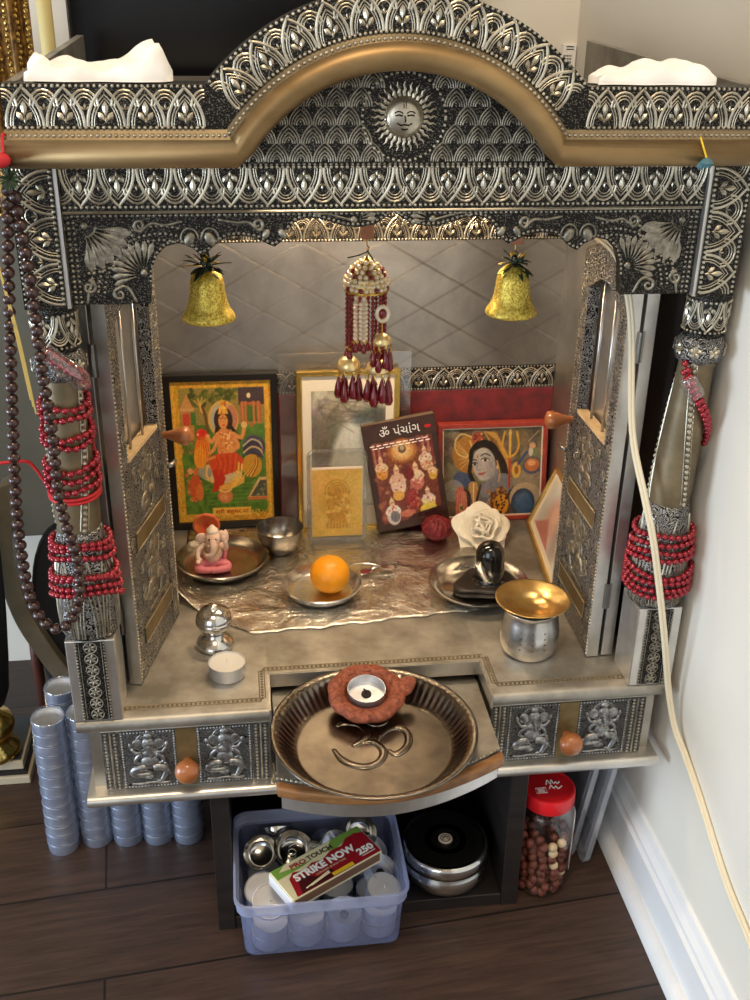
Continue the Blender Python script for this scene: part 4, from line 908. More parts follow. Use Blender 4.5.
t = thing('booklet', 'dark brown almanac booklet with gods on cover, tilted beside foil card', 'book', (.085, .36, .0035))
ca, sa = cos(-.0+.165), sin(.165)
T = lambda u, v, w: (.0435+u*ca-v*sa, .357-w+v*.06, .0035+u*sa+v*ca)
W, H = .0925, .1475
b = MB(); plate(b, T, 0, 0, W, H, -.0095, 0).build('pages', 'page', t)
b = MB(); plate(b, T, -.0005, -.0005, W+.0008, H+.0005, 0, .0006); plate(b, T, -.0005, -.0005, W+.0008, H+.0005, -.0101, -.0095); plate(b, T, -.0009, -.0005, -.0001, H+.0005, -.0101, .0006).build('cover', 'cover', t)
cv = paint_cover().mesh('cover_print', lambda u, v: T(u*W, v*H, .0009), t)
b = MB(T); b.text('ॐ પંચાંગ', 0, .0165, (.046, .1335), 0, .0012, .0001, width=.052)
for k in range(2):
    for i in range(9): b.tube([(.006+i*.0085+k*.003, .1188-k*.0036, .0013), (.012+i*.0085+k*.003, .119-k*.0036, .0013)], .0006, 4, 0)
b.build('title_lettering', 'white', cv)
b = MB(T); b.prism([(.0825+.0045*cos(a), .1335+.0022*sin(a)) for a in np.linspace(0, 2*PI, 14)[:-1]], .0011, .0014); b.build('red_badge', 'redcord', cv)

t = thing('framed_picture', 'red wood framed print of blue faced god with trident', 'picture', (.2, .39, .0005))
W, H = .1465, .139; T = lambda u, v, w: (.126+u-v*.035, .384-w+v*.05, .0005+v)
frame_ring('frame', T, W, H, .0062, -.007, .004, 'redframe', t)
b = MB(); plate(b, T, .003, .003, W-.003, H-.003, -.0068, 0).build('backing', 'mount', t)
frame_ring('inner_lip', lambda u, v, w: T(.006+u, .006+v, w), W-.012, H-.012, .0018, 0, .002, 'mount', t, bevel=0)
paint_shiva().mesh('print', lambda u, v: T(.0075+u*(W-.015), .0075+v*(H-.015), .0008), t)

t = thing('leaning_frame', 'slim gold frame with faded portrait leaning against the right door', 'picture', (.24, .28, .001))
A_, B_ = Vector((.2445, .366, .001)), Vector((.2265, .188, .001)); du = (B_-A_).normalized(); dv = Vector((.034, 0, .082)).normalized(); dn = dv.cross(du) if dv.cross(du).x < 0 else du.cross(dv)
T = lambda u, v, w: tuple(A_+du*u+dv*v+dn*w)
W, H = (B_-A_).length, .092
frame_ring('frame', T, W, H, .0055, -.004, .003, 'goldd', t)
b = MB(); plate(b, T, .003, .003, W-.003, H-.003, -.0035, -.001).build('mount', 'mount', t)
p = Pic(0, 0, 100, 60, 50, 30, (206, 196, 184)); p.noise(20, 18); p.ell(40, 30, 22, 24, (196, 150, 130), 0, .8, 6); p.ell(40, 24, 9, 10, (214, 170, 146)); p.ell(70, 30, 14, 30, (140, 120, 110), 0, .7, 6); p.poly([(0, 60), (30, 36), (60, 60)], (176, 96, 84), .7)
p.mesh('print', lambda u, v: T(.016+u*(W-.032), .014+v*(H-.028), -.0006), t)

# ------------------------------------------------------------------ offerings on the shrine floor
def wob(u, v):
    P = [(-.212, .206), (-.13, .134), (.02, .150), (.158, .163), (.170, .215), (.205, .36), (.20, .394), (-.205, .394)]
    return None
b = MB()
def foil_pt(u, v):
    fx = [-.212, -.17, -.13, -.05, .05, .158]; fy = [.214, .172, .137, .141, .152, .162]
    x0 = -.212+.370*u; yf = np.interp(x0, fx, fy)+.0016*sin(u*40)+.001*sin(u*97); xb = -.205+.402*u; yb = .392
    x = x0+(xb-x0)*v; y = yf+(yb-yf)*v
    z = .0010+.0009*(1+sin(x*55+sin(y*70)*2)*sin(y*47+1.3))*min(1, v*12+.2)
    if u < .08 and v < .25: z += .016*(1-u/.08)**2*(1-v/.25)
    return (x, y, z)
b.grid(foil_pt, 90, 60)
fo = b.build('foil_sheet', 'foil', None, smooth=True, solid=.0003); tag(fo, 'crumpled silver foil sheet lying across the shrine floor', 'foil sheet'); center(fo)

def dish(name, label, cat, c, prof, m='steelb', seg=48, part='dish', group=None, rf=None):
    t = thing(name, label, cat, c, group); MB().lathe(prof, seg, c, closed=False, rf=rf).build(part, m, t, smooth=True, angle=.9); return t
def bowlprof(rb, rt, h, th=.0012, fl=.0, n=6):
    o = [(0, 0), (rb, 0)]+[(rb+(rt-rb)*(i/n)**.7, h*(i/n)**1.5) for i in range(1, n+1)]
    if fl: o.append((rt+fl, h+.0003)); o.append((rt+fl, h+.0012))
    i_ = [(r-th, z+th) for r, z in reversed(o[1:n+2])]
    return o+i_+[(0, th)]
FZ = .0035
t = dish('steel_dish', 'wide steel dish holding the pink elephant headed idol', 'dish', (-.161, .290, FZ), bowlprof(.040, .056, .012), 'steeld')
t = dish('steel_bowl', 'dark steel bowl standing empty before goddess picture', 'bowl', (-.0875, .322, FZ), [(0, 0), (.015, 0), (.016, .003), (.022, .008), (.0275, .018), (.0292, .028), (.0298, .0325), (.0288, .0325), (.028, .028), (.0263, .0185), (.021, .0095), (.014, .005), (0, .0045)], 'steeld')
t = dish('steel_plate', 'small steel plate holding the orange', 'plate', (-.044, .215, FZ), bowlprof(.034, .0465, .0115), 'steelb')
t = dish('steel_plate', 'steel plate under black stone lingam', 'plate', (.140, .198, FZ), [(0, 0), (.042, 0), (.047, .004), (.0535, .012), (.0595, .0138), (.0595, .0148), (.0525, .0135), (.0455, .006), (.041, .0016), (0, .0016)], 'steel')
# orange
oc = (-.0345, .214, FZ+.0012)
b = MB(); b.ell((oc[0], oc[1], oc[2]+.0222), (.0236, .0236, .0222), 0, 32, 18, None, lambda p: p*(1-.05*max(0, (p.z/.0222))**8))
t = thing('orange', 'whole orange sitting in small steel plate', 'fruit', oc); b.build('peel', 'orange', t, smooth=True)
b = MB(); b.dome((oc[0]+.002, oc[1]-.001, oc[2]+.0420), .0022, 0, .0012, 5); b.build('stem_scar', 'stem', t)
# lingam
lc = (.140, .198, FZ+.0018)
t = thing('stone_lingam', 'glossy black stone lingam on oval spouted base', 'idol', lc)
px_, py_ = .1535, .203
b = MB(); 
def yoni(a, r, z): return 1+.55*max(0, cos(a-PI*1.12))**10
b.lathe([(.024, 0), (.030, .001), (.031, .004), (.027, .0055), (.026, .007), (.0305, .008), (.031, .0105), (.028, .0118), (.022, .0110), (0, .0108)], 48, (px_, py_, lc[2]), 0, yoni); b.build('base', 'blackrough', t, smooth=True)
b = MB(); b.lathe([(.0205, .0105), (.0185, .0125), (.0176, .016), (.0172, .040), (.0168, .046), (.0150, .0522), (.0115, .057), (.006, .0597), (0, .0605)], 32, (px_, py_, lc[2])); b.build('shaft', 'black', t, smooth=True)
# kalash with brass dish
kc = (.1695, .076, .0005)
t = thing('water_pot', 'rounded hammered steel water pot under brass dish', 'pot', kc)
b = MB(); b.lathe([(0, 0), (.0262, 0), (.0275, .002), (.0305, .008), (.0318, .017), (.0312, .030), (.0292, .042), (.0282, .049), (.0284, .053), (.0310, .0555), (.0300, .0555), (.0270, .053), (.027, .048), (.030, .030), (.0305, .012), (0, .003)], 48, kc); b.build('body', 'steelb', t, smooth=True)
b = MB()
for k in range(3):
    for i in range(4):
        a = -2.15+.42*k; z = .018+.0065*i; r = float(np.interp(z, [.017, .030, .042], [.0316, .0310, .0290])); b.ell((kc[0]+r*cos(a), kc[1]+r*sin(a), kc[2]+z), (.0009,)*3, 0, 8, 5)
b.build('dimples', 'mdark', t)
bc = (.1695, .076, .0565); t = thing('brass_dish', 'flared brass dish resting on steel water pot', 'dish', bc)
b = MB(); b.lathe([(0, -.004), (.019, -.004), (.022, -.001), (.029, .0035), (.0385, .0075), (.0398, .0082), (.0398, .0092), (.0380, .0086), (.028, .0048), (.0195, .0005), (.018, -.0025), (0, -.0026)], 56, bc); b.build('dish', 'brass', t, smooth=True)
# small lidded pot
pc = (-.1675, .118, .0005); t = thing('lidded_pot', 'tiny footed steel pot with domed lid beside white tealight', 'pot', pc)
b = MB(); b.lathe([(0, 0), (.0185, 0), (.0205, .003), (.0195, .007), (.013, .012), (.009, .016), (.0095, .019), (.0155, .023), (.0192, .029), (.0196, .0335), (.018, .0355), (0, .0355)], 36, pc); b.build('body', 'steel', t, smooth=True, angle=1.2)
b = MB(); b.lathe([(.019, .0355), (.0185, .039), (.0155, .044), (.010, .0475), (.0065, .0485), (.006, .0505), (.0045, .0525), (0, .053)], 36, pc); b.build('lid', 'steel', t, smooth=True)
# tealights
def tealight(c, label, group=None, h=.0155, r=.019, burnt=False, nm='tealight', T=None):
    t = thing(nm, label, 'candle', c, group)
    b = MB(T); b.lathe([(0, 0), (r*.97, 0), (r, .0008), (r, h-.0004), (r*1.015, h), (r*.985, h), (r*.975, h-.001), (r*.97, .001), (0, .0008)], 32, c if not T else (0,0,0)); b.build('cup', 'cup', t, smooth=True, angle=.7)
    wz = h-.0014 if not burnt else h-.009
    b = MB(T); b.lathe([(r*.965, wz), (r*.8, wz-.0002), (r*.25, wz+.0001), (0, wz+.0004)], 28, c if not T else (0,0,0)); b.build('wax', 'wax' if not burnt else 'cup', t, smooth=True)
    o = c if not T else (0,0,0); b = MB(T)
    if burnt: b.lathe([(.0052, wz), (.005, wz+.002), (.002, wz+.0026), (0, wz+.0026)], 16, o); b.tube([(o[0], o[1], o[2]+wz+.0025), (o[0]-.0008, o[1], o[2]+wz+.006), (o[0]-.003, o[1], o[2]+wz+.0085)], .0008, 6)
    else: b.tube([(o[0], o[1], o[2]+wz), (o[0]+.0004, o[1], o[2]+wz+.003), (o[0]-.0008, o[1]+.0005, o[2]+wz+.0055)], .0007, 6)
    b.build('wick', 'wick' if burnt else 'wax', t); return t
tealight((-.1545, .064, .0005), 'new white tealight standing alone on the silver shelf')
# idol
ic = (-.171, .284, FZ+.0015); t = thing('elephant_god_figurine', 'small seated pink and cream elephant headed idol in steel dish', 'idol', ic)
I = Matrix.Identity(3)
b = MB(); E = lambda c, r, rz=0, rx=0: b.ell((ic[0]+c[0], ic[1]+c[1], ic[2]+c[2]), r, 0, 14, 9, Matrix.Rotation(rz, 3, 'Y') @ Matrix.Rotation(rx, 3, 'X'))
Tt = lambda pts, rr: b.tube(smoothpts([(ic[0]+x, ic[1]+y, ic[2]+z) for x, y, z in pts], 3), [float(q) for q in np.interp(np.linspace(0, 1, (len(pts)-1)*3+1), np.linspace(0, 1, len(rr)), rr)], 8)
E((0, 0, .020), (.0125, .0105, .0125)); E((0, -.004, .018), (.0095, .0085, .0095)); E((0, .0, .032), (.010, .008, .006))
E((.001, -.003, .041), (.0095, .0085, .0095)); E((-.0125, -.001, .041), (.0075, .0022, .0068), -.5); E((.0125, -.001, .043), (.0055, .0022, .0075), -.4); E((.001, -.002, .0475), (.006, .006, .005))
Tt([(.001, -.009, .041), (.0015, -.013, .035), (.001, -.0145, .028), (-.004, -.0145, .0235), (-.008, -.013, .024)], [.005, .0042, .0036, .003, .0024])
Tt([(-.009, -.001, .032), (-.0165, -.004, .026), (-.0175, -.009, .018), (-.0135, -.012, .0155)], [.0036, .0033, .0029, .0026]); Tt([(.009, -.001, .032), (.0155, -.004, .027), (.0165, -.008, .034), (.0145, -.010, .041)], [.0036, .0033, .0029, .0028])
E((-.0175, -.0125, .0145), (.0032, .0034, .0028)); E((.0140, -.0105, .044), (.003, .0022, .0042)); E((.0165, .002, .040), (.0035, .0035, .0095)); E((-.016, .002, .022), (.006, .005, .006))
b.build('body', 'pinkskin', t, smooth=True)
b = MB(); Tt([(-.003, -.004, .008), (-.014, -.008, .008), (-.0175, -.0125, .0055), (-.008, -.0165, .005), (.003, -.0155, .0055)], [.006, .0062, .0055, .0045, .0035]); Tt([(.003, -.004, .008), (.014, -.008, .008), (.017, -.0125, .0055), (.008, -.0175, .0055), (-.002, -.0175, .004)], [.006, .0062, .0055, .0045, .0035]); E((0, .001, .007), (.0175, .012, .007)); E((.0145, .0, .018), (.003, .006, .010), .2)
b.build('robe', 'pink', t, smooth=True)
b = MB(); b.T = lambda u, v, w: (ic[0]-.006+u, ic[1]+.010-w, ic[2]+.052+v); b.lathe([(0, -.0015), (.0155, -.0015), (.0165, 0), (.0155, .0015), (.013, .002), (.0125, .001), (0, .001)], 30, (0,0,0))
b.build('halo', 'orangec', t, smooth=True)
b = MB(); b.lathe([(.0068, .048), (.0076, .050), (.0066, .0525), (.0045, .0545), (.0022, .0575), (0, .058)], 16, (ic[0]+.001, ic[1]-.001, ic[2])); 
for s in (-1, 1): b.tube([(ic[0]+.001+s*.0035, ic[1]-.0095, ic[2]+.0375), (ic[0]+.001+s*.0055, ic[1]-.0145, ic[2]+.0345)], [.0011, .0005], 6)
b.build('crown_and_tusks', 'cream', t, smooth=True)
b = MB()
for s in (-1, 1): b.ell((ic[0]+.001+s*.004, ic[1]-.0108, ic[2]+.043), (.0011,)*3, 0, 8, 6)
b.build('eyes', 'mbk', t)
b = MB(); b.tube([(ic[0]+.0085*cos(a), ic[1]-.006-.0065*abs(sin(a)), ic[2]+.0315-.009*abs(sin(a))) for a in np.linspace(0, PI, 13)], .0011, 6); b.build('necklace', 'goldd', t)

# flowers
rc = (.1715, .315, .0015); t = thing('artificial_rose', 'open cream fabric rose lying before blue faced god picture', 'flower', rc)
RR = Matrix.Rotation(.72, 3, 'X') @ Matrix.Rotation(.25, 3, 'Z'); ro = Vector((rc[0], rc[1]+.006, rc[2]+.0205))
def Tr(p): return tuple(ro+RR @ Vector(p))
for ring, (n, R, hh, tilt, sz) in enumerate([(5, .012, -.012, 1.28, .0300), (5, .009, -.010, 1.05, .0270), (5, .007, -.008, .78, .0225), (4, .005, -.005, .48, .0185), (3, .003, -.003, .22, .0150)]):
    for k in range(n):
        a = 2*PI*k/n+ring*.55
        def pt(u, v, a=a, R=R, hh=hh, tilt=tilt, sz=sz, ring=ring):
            q = (u-.5)*2; wv = sz*(.30+.70*sin(PI*min(1, .15+v*.62)))*(1-.34*max(0, v-.72)/.28); x = q*wv*.80; l = v*sz*1.12*(1-.10*q*q)
            cu = (v**3)*sz*(.30 if ring < 2 else .1); r = R*.3+l*sin(tilt)+cu*.5-q*q*.0038*(1+.5*ring); z = hh+l*cos(tilt)-cu*.6+q*q*.0026
            return Tr((r*cos(a)-x*sin(a), r*sin(a)+x*cos(a), z))
        b = MB(); b.grid(pt, 8, 8); b.build('petal', 'rose', t, smooth=True, solid=.0008)
for k in range(3):
    b = MB(); b.grid(lambda u, v, k=k: Tr(((.0008+.0016*k+.0012*u)*cos(2.1*k+u*4.6), (.0022+.0018*k+.0012*u)*sin(2.1*k+u*4.6), -.004+v*(.0155-.0018*k))), 12, 3); b.build('inner_petal', 'rose', t, smooth=True, solid=.0007)
b = MB(lambda u, v, w: Tr((u, v, w))); b.lathe([(.002, -.014), (.0085, -.011), (.006, -.002), (0, .004)], 12); b.build('flower_heart', 'rose', t, smooth=True)
rc2 = (.1145, .333, .0015); t = thing('artificial_marigold', 'round dark red fabric flower beside cream rose', 'flower', rc2)
b = MB(); b.ell((rc2[0], rc2[1], rc2[2]+.0165), (.0185, .0185, .0155), 0, 20, 12); b.build('core', 'redfl', t, smooth=True)
for k in range(30):
    th = math.acos(1-1.45*(k+.5)/30); a = k*2.39996; n_ = Vector((sin(th)*cos(a), sin(th)*sin(a), cos(th)))
    c = Vector((rc2[0], rc2[1], rc2[2]+.0165))+Vector((n_.x*.0185, n_.y*.0185, n_.z*.0155)); q = n_.to_track_quat('Z', 'Y').to_matrix()
    def pt(u, v, c=c, q=q):
        x = (u-.5)*.0145*(1-.3*v); y = (v-.4)*.0135; z = .0016*sin(u*9)-.0035*(v-.4)**2*4-.9*abs(u-.5)**2*.008+.0014*v; return tuple(c+q @ Vector((x, y, z)))
    b = MB(); b.grid(pt, 5, 4); b.build('petal', 'redfl', t, smooth=True, solid=.0005)
# two small spoons with red powder, crossed
for i, (c, a, lab) in enumerate([((.012, .252), .42, 'tiny steel spoon with red powder in its bowl beside orange plate'), ((.040, .256), PI-.25, 'tiny steel spoon crossing another near tilted booklet')]):
    t = thing('small_spoon', lab, 'spoon', (c[0], c[1], FZ+.0005+.0028*i)); o = t.location
    Tf = lambda u, v, w, o=o.copy(), a=a: (o.x+u*cos(a)-v*sin(a), o.y+u*sin(a)+v*cos(a), o.z+w)
    b = MB(Tf); b.ell((0, 0, .0022), (.0098, .0068, .0022), 0, 18, 6, None, lambda p: Vector((p.x, p.y, min(p.z, .0)))); b.build('bowl', 'steel', t, smooth=True)
    b = MB(Tf); b.tube(smoothpts([(.009, 0, .0022), (.018, 0, .0042), (.034, 0, .004), (.046, 0, .0018)], 4), [.0015]*6+[.0018]*4+[.0026, .0028, .002], 8, sq=(1, 1, .6)); b.build('handle', 'steel', t, smooth=True)
    if i == 0: b = MB(Tf); b.ell((0, 0, .0016), (.0078, .0052, .0016), 0, 14, 6); b.build('red_powder', 'redfl', t, smooth=True)

# big plate with embossed symbol, on the pull-out tray
pc = (-.014, -.040, TZ+.0003); t = thing('prayer_plate', 'large round fluted silver plate embossed with sacred om symbol', 'plate', pc)
rfl = lambda a, r, z: 1+(.006*cos(72*a) if (.080 < r < .0965) else 0)
b = MB(); b.lathe([(0, 0), (.074, 0), (.0775, .0012), (.0815, .0045), (.086, .010), (.0905, .0165), (.0945, .0205), (.0985, .0222), (.1005, .0222), (.1008, .0232), (.0985, .0236), (.094, .0218), (.0898, .0178), (.0852, .0112), (.0807, .0058), (.0768, .0026), (.073, .0014), (0, .0014)], 288, pc, 0, rfl)
b.build('plate', 'steelg', t, smooth=True)
b = MB(); b.lathe([(.0735, .0013), (.0745, .0022), (.0755, .0017)], 96, pc)
b.build('raised_ring', 'steelg', t, smooth=True)
om = [[(-.0476, -.0079), (-.0418, -.0039), (-.0327, -.0037), (-.024, -.0076), (-.019, -.0178), (-.0209, -.0278), (-.029, -.0363), (-.0347, -.04)], [(-.0347, -.04), (-.0218, -.0349), (-.0131, -.0369), (-.0064, -.0475), (-.0071, -.0581), (-.0146, -.0678), (-.0278, -.071), (-.0409, -.0649), (-.0486, -.0557), (-.0536, -.0423)],
 [(-.0108, -.0383), (-.0045, -.0256), (.0038, -.0174), (.0149, -.0164), (.0216, -.0267), (.02, -.0416), (.0131, -.0517), (.0044, -.0561), (-.0006, -.0492)], [(-.0181, .0023), (-.0129, -.0059), (-.0041, -.0086), (.0048, -.0025)]]
b = MB(lambda u, v, w: (u, v, pc[2]+.0013+w))
for l in om:
    P = smoothpts([(x, y, 0) for x, y in l], 4); n = len(P); b.tube(P, [.0046*(.35+.65*min(1, 5*i/n, 5*(n-1-i)/n+.25)) for i in range(n)], 8, sq=(1, 1, .5))
b.ell((-.0055, .0095, 0), (.0032, .0032, .002), 0, 12, 6)
b.build('om_symbol', 'steelg', t, smooth=True)
# clay lamp resting in the plate
dc = Vector((-.0145, .0195, TZ+.0110)); RM = Matrix.Rotation(.17, 3, 'X')
t = thing('clay_lamp', 'speckled terracotta lamp with petal rim and leaf handle in large plate', 'lamp', dc)
Td = lambda u, v, w: tuple(dc+RM @ Vector((u, v, w)))
b = MB(Td); pet = lambda a, r, z: 1+(.05*abs(sin(4*a))+.0 if r > .03 else 0)
b.lathe([(0, 0), (.026, 0), (.033, .003), (.0375, .008), (.0385, .0125), (.036, .0155), (.030, .0158), (.0255, .0145), (.0225, .0125), (.0215, .008), (.0210, .004), (0, .0035)], 64, (0,0,0), 0, pet); b.build('bowl', 'clay', t, smooth=True)
b = MB(Td)
for k in range(10):
    a = 2*PI*k/10+.2; b.ell((.0315*cos(a), .0315*sin(a), .0150), (.0085, .0055, .0024), 0, 10, 6, Matrix.Rotation(a+PI/2, 3, 'Z'))
b.build('petal_rim', 'clay', t, smooth=True)
b = MB(Td); P = [(.030, .006), (.040, .016), (.049, .016), (.053, .010), (.050, .003), (.046, -.004), (.038, -.009)]; b.prism(P, .0095, .0165); b.build('leaf_handle', 'clay', t, bevel=.0022)
tealight(Td(0, 0, .0042), 'burnt down tealight with curled black wick inside clay lamp', burnt=True, r=.0192, h=.0135, T=lambda u, v, w: Td(u, v, w+.0042))

# ------------------------------------------------------------------ hanging bells and ornament
def bell(x, y, zr, label, seed):
    random.seed(seed); t = thing('glitter_bell', label, 'bell', (x, y, zr), 'gold glitter bells under the arch')
    b = MB(); b.lathe([(.0238, 0), (.0246, .0015), (.0236, .0045), (.0200, .010), (.0172, .018), (.0160, .027), (.0152, .035), (.0135, .041), (.009, .0455), (.003, .047), (0, .0472)], 40, (x, y, zr)); b.build('bell_body', 'bell', t, smooth=True, solid=.001)
    b = MB(); b.tube([(x, y, zr+.038), (x, y, zr+.008)], .0008, 6); b.ell((x, y, zr+.006), (.004, .004, .004), 0, 12, 8); b.build('clapper', 'gold', t, smooth=True)
    b = MB(); b.tube([(x, y, zr+.047), (x+.001, y, zr+.052), (x, y, .4215)], .0009, 6); b.build('hanging_loop', 'gold', t)
    for k in range(36):
        a = random.uniform(0, 2*PI); el = random.uniform(-.45, 1.1); L = random.uniform(.012, .022); d = Vector((cos(a)*cos(el), sin(a)*cos(el), sin(el))); s_ = d.cross(Vector((0, 0, 1))).normalized(); o = Vector((x, y, zr+.0485))
        b = MB(); 
        def pt(u, v, o=o, d=d, s_=s_, L=L): return tuple(o+d*(.003+L*v)+s_*((u-.5)*.0052*sin(PI*(.12+.86*v)))+Vector((0, 0, -.004*v*v+.0008*abs(u-.5))))
        b.grid(pt, 2, 5); b.build('leaf', 'leafd' if k % 5 else 'bell', t, smooth=True, solid=.0004)
    b = MB()
    for k in range(5): b.ell((x+random.uniform(-.006, .008), y-.009+random.uniform(-.003, .003), zr+.049+random.uniform(0, .006)), (.0026,)*3, 0, 10, 6)
    b.build('dark_buds', 'leafd', t, smooth=True)
    return t
bell(-.155, .12, .3635, 'gold glitter bell with dark leaves hanging above goddess picture', 3); bell(.1345, .12, .3625, 'gold glitter bell with dark leaves hanging near the corded door', 9)
jx, jy = -.003, .15
t = thing('beaded_ornament', 'gold crystal dome ornament with garnet drops hanging from centre of arch', 'ornament', (jx, jy, .272))
b = MB(); b.lathe([(.0205, .3815), (.0212, .384), (.0200, .391), (.0165, .3985), (.010, .4055), (.004, .409), (.0015, .413), (0, .4135)], 36, (jx, jy, 0)); dome = b.build('dome', 'gold', t, smooth=True)
b = MB(); r1 = MB()
for i, (z, r, n) in enumerate([(.3845, .0212, 26), (.3885, .0207, 25), (.3925, .0194, 22), (.3965, .0176, 20), (.4005, .0150, 16), (.4045, .0112, 12), (.408, .0065, 7)]):
    for k in range(n):
        a = 2*PI*(k+.5*(i % 2))/n; (r1 if (i in (0, 3, 4) and k % 3 == 0) else b).ell((jx+r*cos(a), jy+r*sin(a), z), (.0026,)*3, 0, 7, 5)
b.build('crystals', 'crystal', dome); r1.build('garnet_stones', 'garnet', dome)
b = MB(); b.tube([(jx, jy, .413), (jx+.0012, jy, .4165), (jx, jy, .4205)], .0007, 6); b.build('hanging_loop', 'gold', t)
b = MB(); b.tube([(jx+.002, jy, .418), (jx-.008, jy-.002, .4145), (jx-.019, jy-.003, .4125)], .0007, 5); b.tube([(jx, jy, .4185), (jx+.005, jy-.002, .412), (jx+.008, jy-.003, .403)], .0007, 5); b.build('green_thread', 'stem', t)
b = MB(); b.tube([(jx+.0205*cos(a), jy+.0205*sin(a), .3808) for a in np.linspace(0, 2*PI, 33)[:-1]], .0014, 6, closed=True); b.build('rim_ring', 'gold', t, smooth=True)
def drop(b, x, y, z, L, r): b.lathe([(0, -L), (r*.7, -L+r*.35), (r, -L+r*1.1), (r*.75, -L*.45), (r*.25, -L*.1), (0, 0)], 8, (x, y, z))
rng = random.Random(5)
for k in range(14):
    a = 2*PI*k/14; x, y = jx+.0188*cos(a), jy+.0188*sin(a); st_ = MB(); z = .379
    front = -2.75 < math.atan2(sin(a), cos(a)) < -.3
    pearl = front and k in (9, 10); n = 7
    for i in range(12 if not pearl else 10):
        st_.ell((x, y, z-.0025), (.0021, .0021, .0024), 0, 8, 5); z -= .0046
    o = st_.build('bead_strand', 'pearl' if pearl else ('garnet' if k % 2 else 'garnet'), t, smooth=True)
    b = MB(); drop(b, x, y, z, .012, .0032); b.build('drop', 'garnet', o, smooth=True)
    b = MB(); b.ell((x, y, z+.0005), (.0021,)*3, 0, 8, 5); b.ell((x, y, .380), (.0021,)*3, 0, 8, 5); b.build('gold_bead', 'gold', o)
for dx in (-.0115, -.0062, -.0010):   # pearl columns on the front
    b = MB(); 
    for i in range(9): b.ell((jx+dx-.0015, jy-.0205, .372-i*.0042), (.0023, .0023, .0021), 0, 8, 6)
    b.build('pearl_column', 'pearl', t, smooth=True)
def jhumki(x, y, z, s):
    b = MB(); b.lathe([(.0085*s, -.0105*s), (.0092*s, -.009*s), (.0082*s, -.0045*s), (.005*s, -.001*s), (.0015*s, 0), (0, .0005)], 20, (x, y, z)); j = b.build('small_bell', 'brightgold', t, smooth=True, solid=.0005)
    b = MB()
    for k in range(9):
        a = 2*PI*k/9; b.tube([(x+.0088*s*cos(a), y+.0088*s*sin(a), z-.0105*s), (x+.0098*s*cos(a+.2), y+.0098*s*sin(a+.2), z-.0145*s), (x+.0088*s*cos(a+.35), y+.0088*s*sin(a+.35), z-.018*s)], .0006, 4)
    b.build('gold_fringe', 'gold', j)
    for k in range(8):
        a = 2*PI*k/8+.3; b = MB(); drop(b, x+.0088*s*cos(a), y+.0088*s*sin(a), z-.0150*s-.004*(k % 2), .019*s, .0037*s); b.build('drop', 'garnet', j, smooth=True)
    b = MB(); b.tube([(x, y, z), (x, y, z+.018*s)], .0007, 5); b.build('chain', 'gold', j)
jhumki(jx-.0175, jy-.004, .3150, 1.25); jhumki(jx+.0110, jy-.014, .3150, 1.30); jhumki(jx+.0135, jy-.019, .3420, 1.0)
b = MB(); b.tube([(jx+.0135+.0058*cos(a), jy-.0205, .362+.0072*sin(a)) for a in np.linspace(0, 2*PI, 15)[:-1]], .0021, 6, closed=True); b.build('pearl_ring', 'pearl', t, smooth=True)
b = MB(); b.ell((jx+.0135, jy-.0205, .362), (.0036, .0022, .0046), 0, 10, 7); b.build('garnet_stone', 'garnet', t, smooth=True)

# tissues on top
def tissue(pts, x0, x1, y0, y1, z0, label, seed):
    rr = random.Random(seed); ph = [rr.uniform(0, 6) for _ in range(6)]
    def f(u, v):
        h = np.interp(u, [q[0] for q in pts], [q[1] for q in pts]); ed = min(1, 7*v, 7*(1-v), 9*u+.25, 9*(1-u)+.25)
        y = y0+(y1-y0)*v+.002*sin(u*13+ph[0]); x = x0+(x1-x0)*u+.003*sin(v*7+ph[1])
        z = z0+.0015+(h*(.55+.45*v)+.0014*sin(u*23+ph[2]+v*4)+.0010*sin(v*21+u*9+ph[3]))*max(0, ed)**.5
        return (x, y, z)
    b = MB(); b.grid(f, 50, 22); n = len(b.v); NU = 50; NV = 22
    b.grid(lambda u, v: (f(u, v)[0], f(u, v)[1], z0), NU, NV)
    rim = [(0, i) for i in range(NU)]
    for i in range(NU): b.f += [(i, n+i, n+i+1, i+1), (NV*(NU+1)+i+1, n+NV*(NU+1)+i+1, n+NV*(NU+1)+i, NV*(NU+1)+i)]; b.mi += [0, 0]
    for j in range(NV):
        a, c = j*(NU+1), (j+1)*(NU+1); b.f += [(a, c, n+c, n+a), (a+NU, n+a+NU, n+c+NU, c+NU)]; b.mi += [0, 0]
    o = b.build('folded_tissue', 'tissue', None, smooth=True); tag(o, label, 'tissue'); center(o)
tissue([(0, .017), (.06, .019), (.16, .012), (.3, .0145), (.55, .011), (.75, .018), (.93, .030), (1, .016)], -.270, -.1705, -.017, .010, .5805, 'folded white tissue with peaked corner on cornice near gold cloth', 1)
tissue([(0, .008), (.1, .009), (.28, .010), (.36, .015), (.6, .017), (.85, .016), (1, .011)], .1545, .2480, -.017, .010, .5805, 'rolled white tissue on cornice near beige wall', 2)

